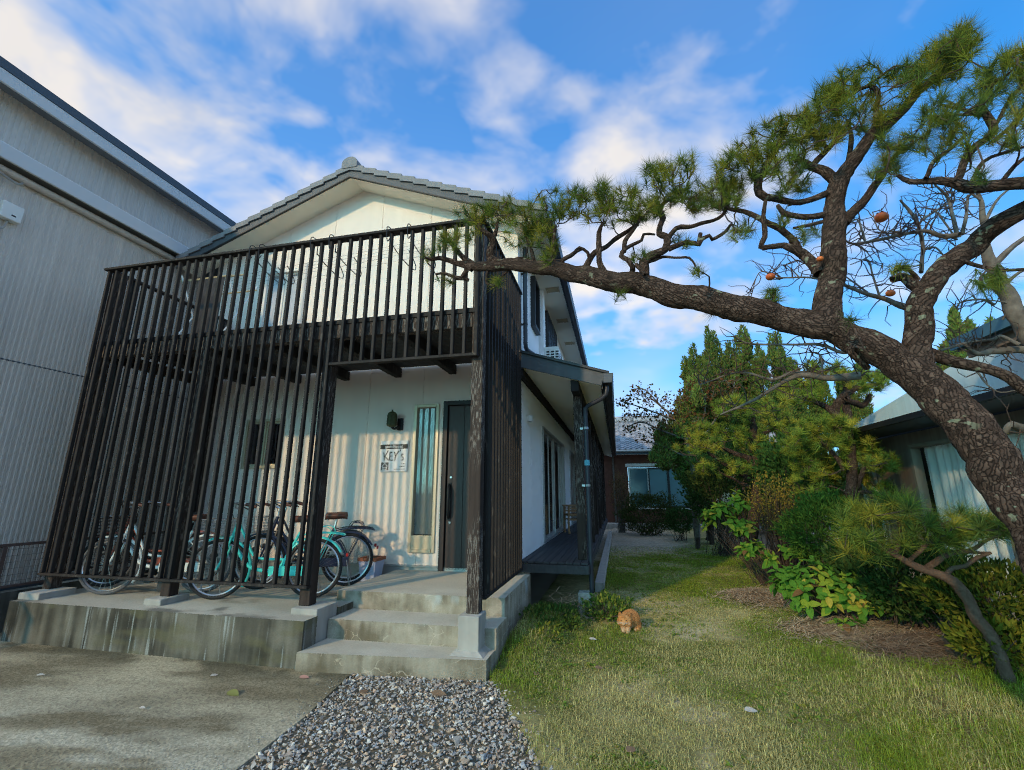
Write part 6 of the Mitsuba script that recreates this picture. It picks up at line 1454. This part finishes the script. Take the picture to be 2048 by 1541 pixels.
LP = leaf_mesh(.10, .055, .18, .12)
mat('m_dead_leaf', proc(lambda p, n, uv: mix((0.17, 0.10, 0.055), (0.30, 0.19, 0.11), fbm(p.x * 40, p.y * 40, 0.0, 2))), 0.8)
mat('m_pink_leaf', (0.46, 0.24, 0.19), 0.8); mat('m_pale_leaf', (0.50, 0.46, 0.40), 0.8); mat('m_lime_leaf', (0.20, 0.20, 0.06), 0.8)
for (px, py, sc, rot, mt, lab) in ((598, 1357, .9, 20, 'm_pink_leaf', 'pinkish fallen leaf on the concrete below the steps'), (455, 1386, 1.3, -10, 'm_lime_leaf', 'yellow-green fallen leaf in the middle of the concrete'), (420, 1355, .7, 70, 'm_pale_leaf', 'pale fallen leaf near the middle of the concrete'), (278, 1418, .5, 10, 'm_pale_leaf', 'small pale petal at the front of the concrete'), (72, 1353, .6, 40, 'm_pale_leaf', 'pale scrap at the left of the concrete'), (932, 1374, 1.1, 100, 'm_dead_leaf', 'rust brown leaf on the gravel close to the lowest step'), (862, 1390, 1.3, 10, 'm_dead_leaf', 'curled brown leaf in the middle of the gravel'), (718, 1390, .9, 60, 'm_dead_leaf', 'reddish brown leaf at the left of the gravel'),
                               (1145, 1297, 1.1, 140, 'm_pink_leaf', 'pinkish fallen leaf on the grass left of the cat'), (1190, 1345, .9, 30, 'm_dead_leaf', 'brown leaf on the dry grass in front of the cat'), (1070, 1360, 1.0, 80, 'm_dead_leaf', 'brown leaf at the border of gravel and grass'), (1490, 1432, 1.1, 20, 'm_pale_leaf', 'grey leaf on the right half of the grass'), (1255, 1518, 1.0, 60, 'm_dead_leaf', 'dark leaf at the bottom of the grass'), (1178, 1285, .9, 10, 'm_pale_leaf', 'pale leaf on the grass near the cat')):
    c = onz(px, py, .01)
    z = float(ground_h(c[0], c[1])) if c[0] > float(lawn_edge(c[1])) else (.008 if px < 620 else .012)
    zz = .035 if c[0] > float(lawn_edge(c[1])) else z
    k = numbered('fallen_leaf')
    scene[k] = mikit.ply(xf(LP, rotz(math.radians(rot)) @ rotx(.25), (c[0], c[1], zz + .012), sc), mt, smooth=True)
    labels[k] = {'label': lab, 'category': 'leaf', 'group': 'fallen leaves on the ground'}

# ------------------------------------------------------------------ the ginger cat
import manifold3d as m3
def ball(c, rad, s=(1, 1, 1)): return m3.Manifold.sphere(rad, 24).scale(s).translate(c)
def hull(*b): return m3.Manifold.batch_hull(list(b))
# local frame: -y is towards the camera, x to the right of the picture
body = [hull(ball((.010, .03, .125), .088), ball((.050, .13, .130), .118)), hull(ball((.050, .13, .135), .118), ball((.070, .21, .110), .105)), hull(ball((-.005, -.03, .150), .078), ball((.02, .05, .150), .100)),
        hull(ball((-.040, -.050, .10), .040), ball((-.038, -.085, .022), .022), ball((-.038, -.108, .018), .020)), hull(ball((.022, -.045, .09), .040), ball((.018, -.085, .022), .022), ball((.018, -.108, .018), .020)),
        hull(ball((.120, .17, .075), .060), ball((.125, .09, .036), .036)), hull(ball((.125, .09, .030), .027), ball((.112, .035, .020), .020)),
        hull(ball((.13, .22, .04), .028), ball((.165, .13, .027), .025)), hull(ball((.165, .13, .027), .025), ball((.150, .05, .022), .020)),
        ball((-.020, -.080, .158), .083, (1.10, .92, .92)), hull(ball((-.026, -.146, .132), .027), ball((-.024, -.09, .140), .052)), ball((-.078, -.092, .132), .038), ball((.036, -.092, .132), .038),
        hull(ball((-.075, -.052, .200), .024), ball((-.086, -.048, .240), .007)), hull(ball((.036, -.052, .200), .024), ball((.048, -.046, .240), .007))]
cm = m3.Manifold.batch_boolean(body, m3.OpType.Add).refine_to_length(.008)
mm = cm.to_mesh()
tm = trimesh.Trimesh(mm.vert_properties[:, :3], mm.tri_verts)
trimesh.smoothing.filter_taubin(tm, iterations=14)
cv, cf = np.array(tm.vertices), np.array(tm.faces)
def fur_color(v):
    st = .5 + .5 * np.sin(v[:, 0] * 20 + v[:, 1] * 70 + 5 * meshkit.fbm(v * 14, 3, 4))
    c = np.array([.46, .20, .065]) * (1 - st[:, None]) + np.array([.60, .31, .12]) * st[:, None]
    pale = np.clip((.095 - v[:, 2]) / .05, 0, 1) * (v[:, 1] < .02) * .75
    muz = np.exp(-(((v - [-.026, -.155, .124]) / [.038, .03, .020]) ** 2).sum(1)) * .8
    fore = np.exp(-(((v - [-.022, -.12, .212]) / [.02, .06, .03]) ** 2).sum(1)) * (.5 + .5 * np.sin(v[:, 0] * 330))
    k = np.clip(pale + muz, 0, 1)[:, None]
    c = c * (1 - k) + np.array([.66, .50, .33]) * k
    return c * (1 - .35 * fore[:, None])
CAT = onz(1254, 1262, .02)
CR = rotz(math.radians(-6))
ct = thing('cat', 'fluffy ginger cat crouching on the lawn facing the camera', 'cat')
S = .84
put(ct, 'body', xf((cv, cf), CR, CAT, S), 'm_vc', smooth=True, color=fur_color(cv))
r2 = np.random.default_rng(5)
fn_ = np.array(tm.vertex_normals)
pick = r2.integers(len(cv), size=26000)
face = (cv[pick, 1] < -.125) & (np.abs(cv[pick, 2] - .145) < .04)
pick = pick[~face]
o = cv[pick] + r2.normal(0, .002, (len(pick), 3)); nn = fn_[pick] + np.array([.15, .35, -.35]) + r2.normal(0, .25, (len(pick), 3)); nn /= np.linalg.norm(nn, axis=1, keepdims=True)
sd = np.cross(nn, r2.normal(size=nn.shape)); sd /= np.linalg.norm(sd, axis=1, keepdims=True)
ln = r2.uniform(.008, .020, (len(pick), 1))
hv = np.stack([o - sd * .0008, o + sd * .0008, o + nn * ln], 1).reshape(-1, 3)
put(ct, 'fur', xf((hv, np.arange(len(hv)).reshape(-1, 3)), CR, CAT, S), 'm_vc', kind='stuff', color=np.clip(np.repeat(fur_color(cv[pick]) * r2.uniform(.8, 1.2, (len(pick), 1)), 3, 0), 0, 1))
for s in (-1, 1):
    put(ct, 'eye', xf(ellipsoid((-.022 + s * .034, -.148, .168), (.012, .007, .0050), 2), CR, CAT, S), 'm_black', smooth=True)
put(ct, 'nose', xf(ellipsoid((-.026, -.172, .142), (.0085, .006, .006), 2), CR, CAT, S), 'm_pink_leaf', smooth=True)
put(ct, 'mouth', xf(join(tube(smoothpath([(-.026, -.171, .136), (-.026, -.172, .128), (-.038, -.164, .123), (-.047, -.152, .127)], .004), .0016, 5), tube(smoothpath([(-.026, -.172, .128), (-.014, -.164, .123), (-.005, -.152, .127)], .004), .0016, 5)), CR, CAT, S), 'm_doorframe')
put(ct, 'whisker', xf(join(*[rod((-.026 + s * .022, -.163, .134 + .004 * q), (-.026 + s * .095, -.145, .136 + .014 * (q - 1)), .0007, 3) for s in (-1, 1) for q in range(3)]), CR, CAT, S), 'm_white')

# trees that close the gap behind the pruned pines
for i, (x, y, z, a, b, c) in enumerate(((9.5, 27.0, 1.9, 2.2, 1.4, 2.1), (13.2, 29.0, 2.2, 2.4, 1.6, 2.4), (6.5, 20.5, 1.3, 1.3, 1.0, 1.3))):
    bush('far_tree', ('dense green tree in the gap behind the pruned pines', 'rounded green tree farther right in the same gap', 'green shrub low behind the pruned pines')[i], 'tree', (x, y, z), (a, b, c), 5200, .26, .13, G((.030, .052, .016), (.045, .070, .020), (.060, .078, .022)), 120 + i, 30, sm='m_grey_bark')
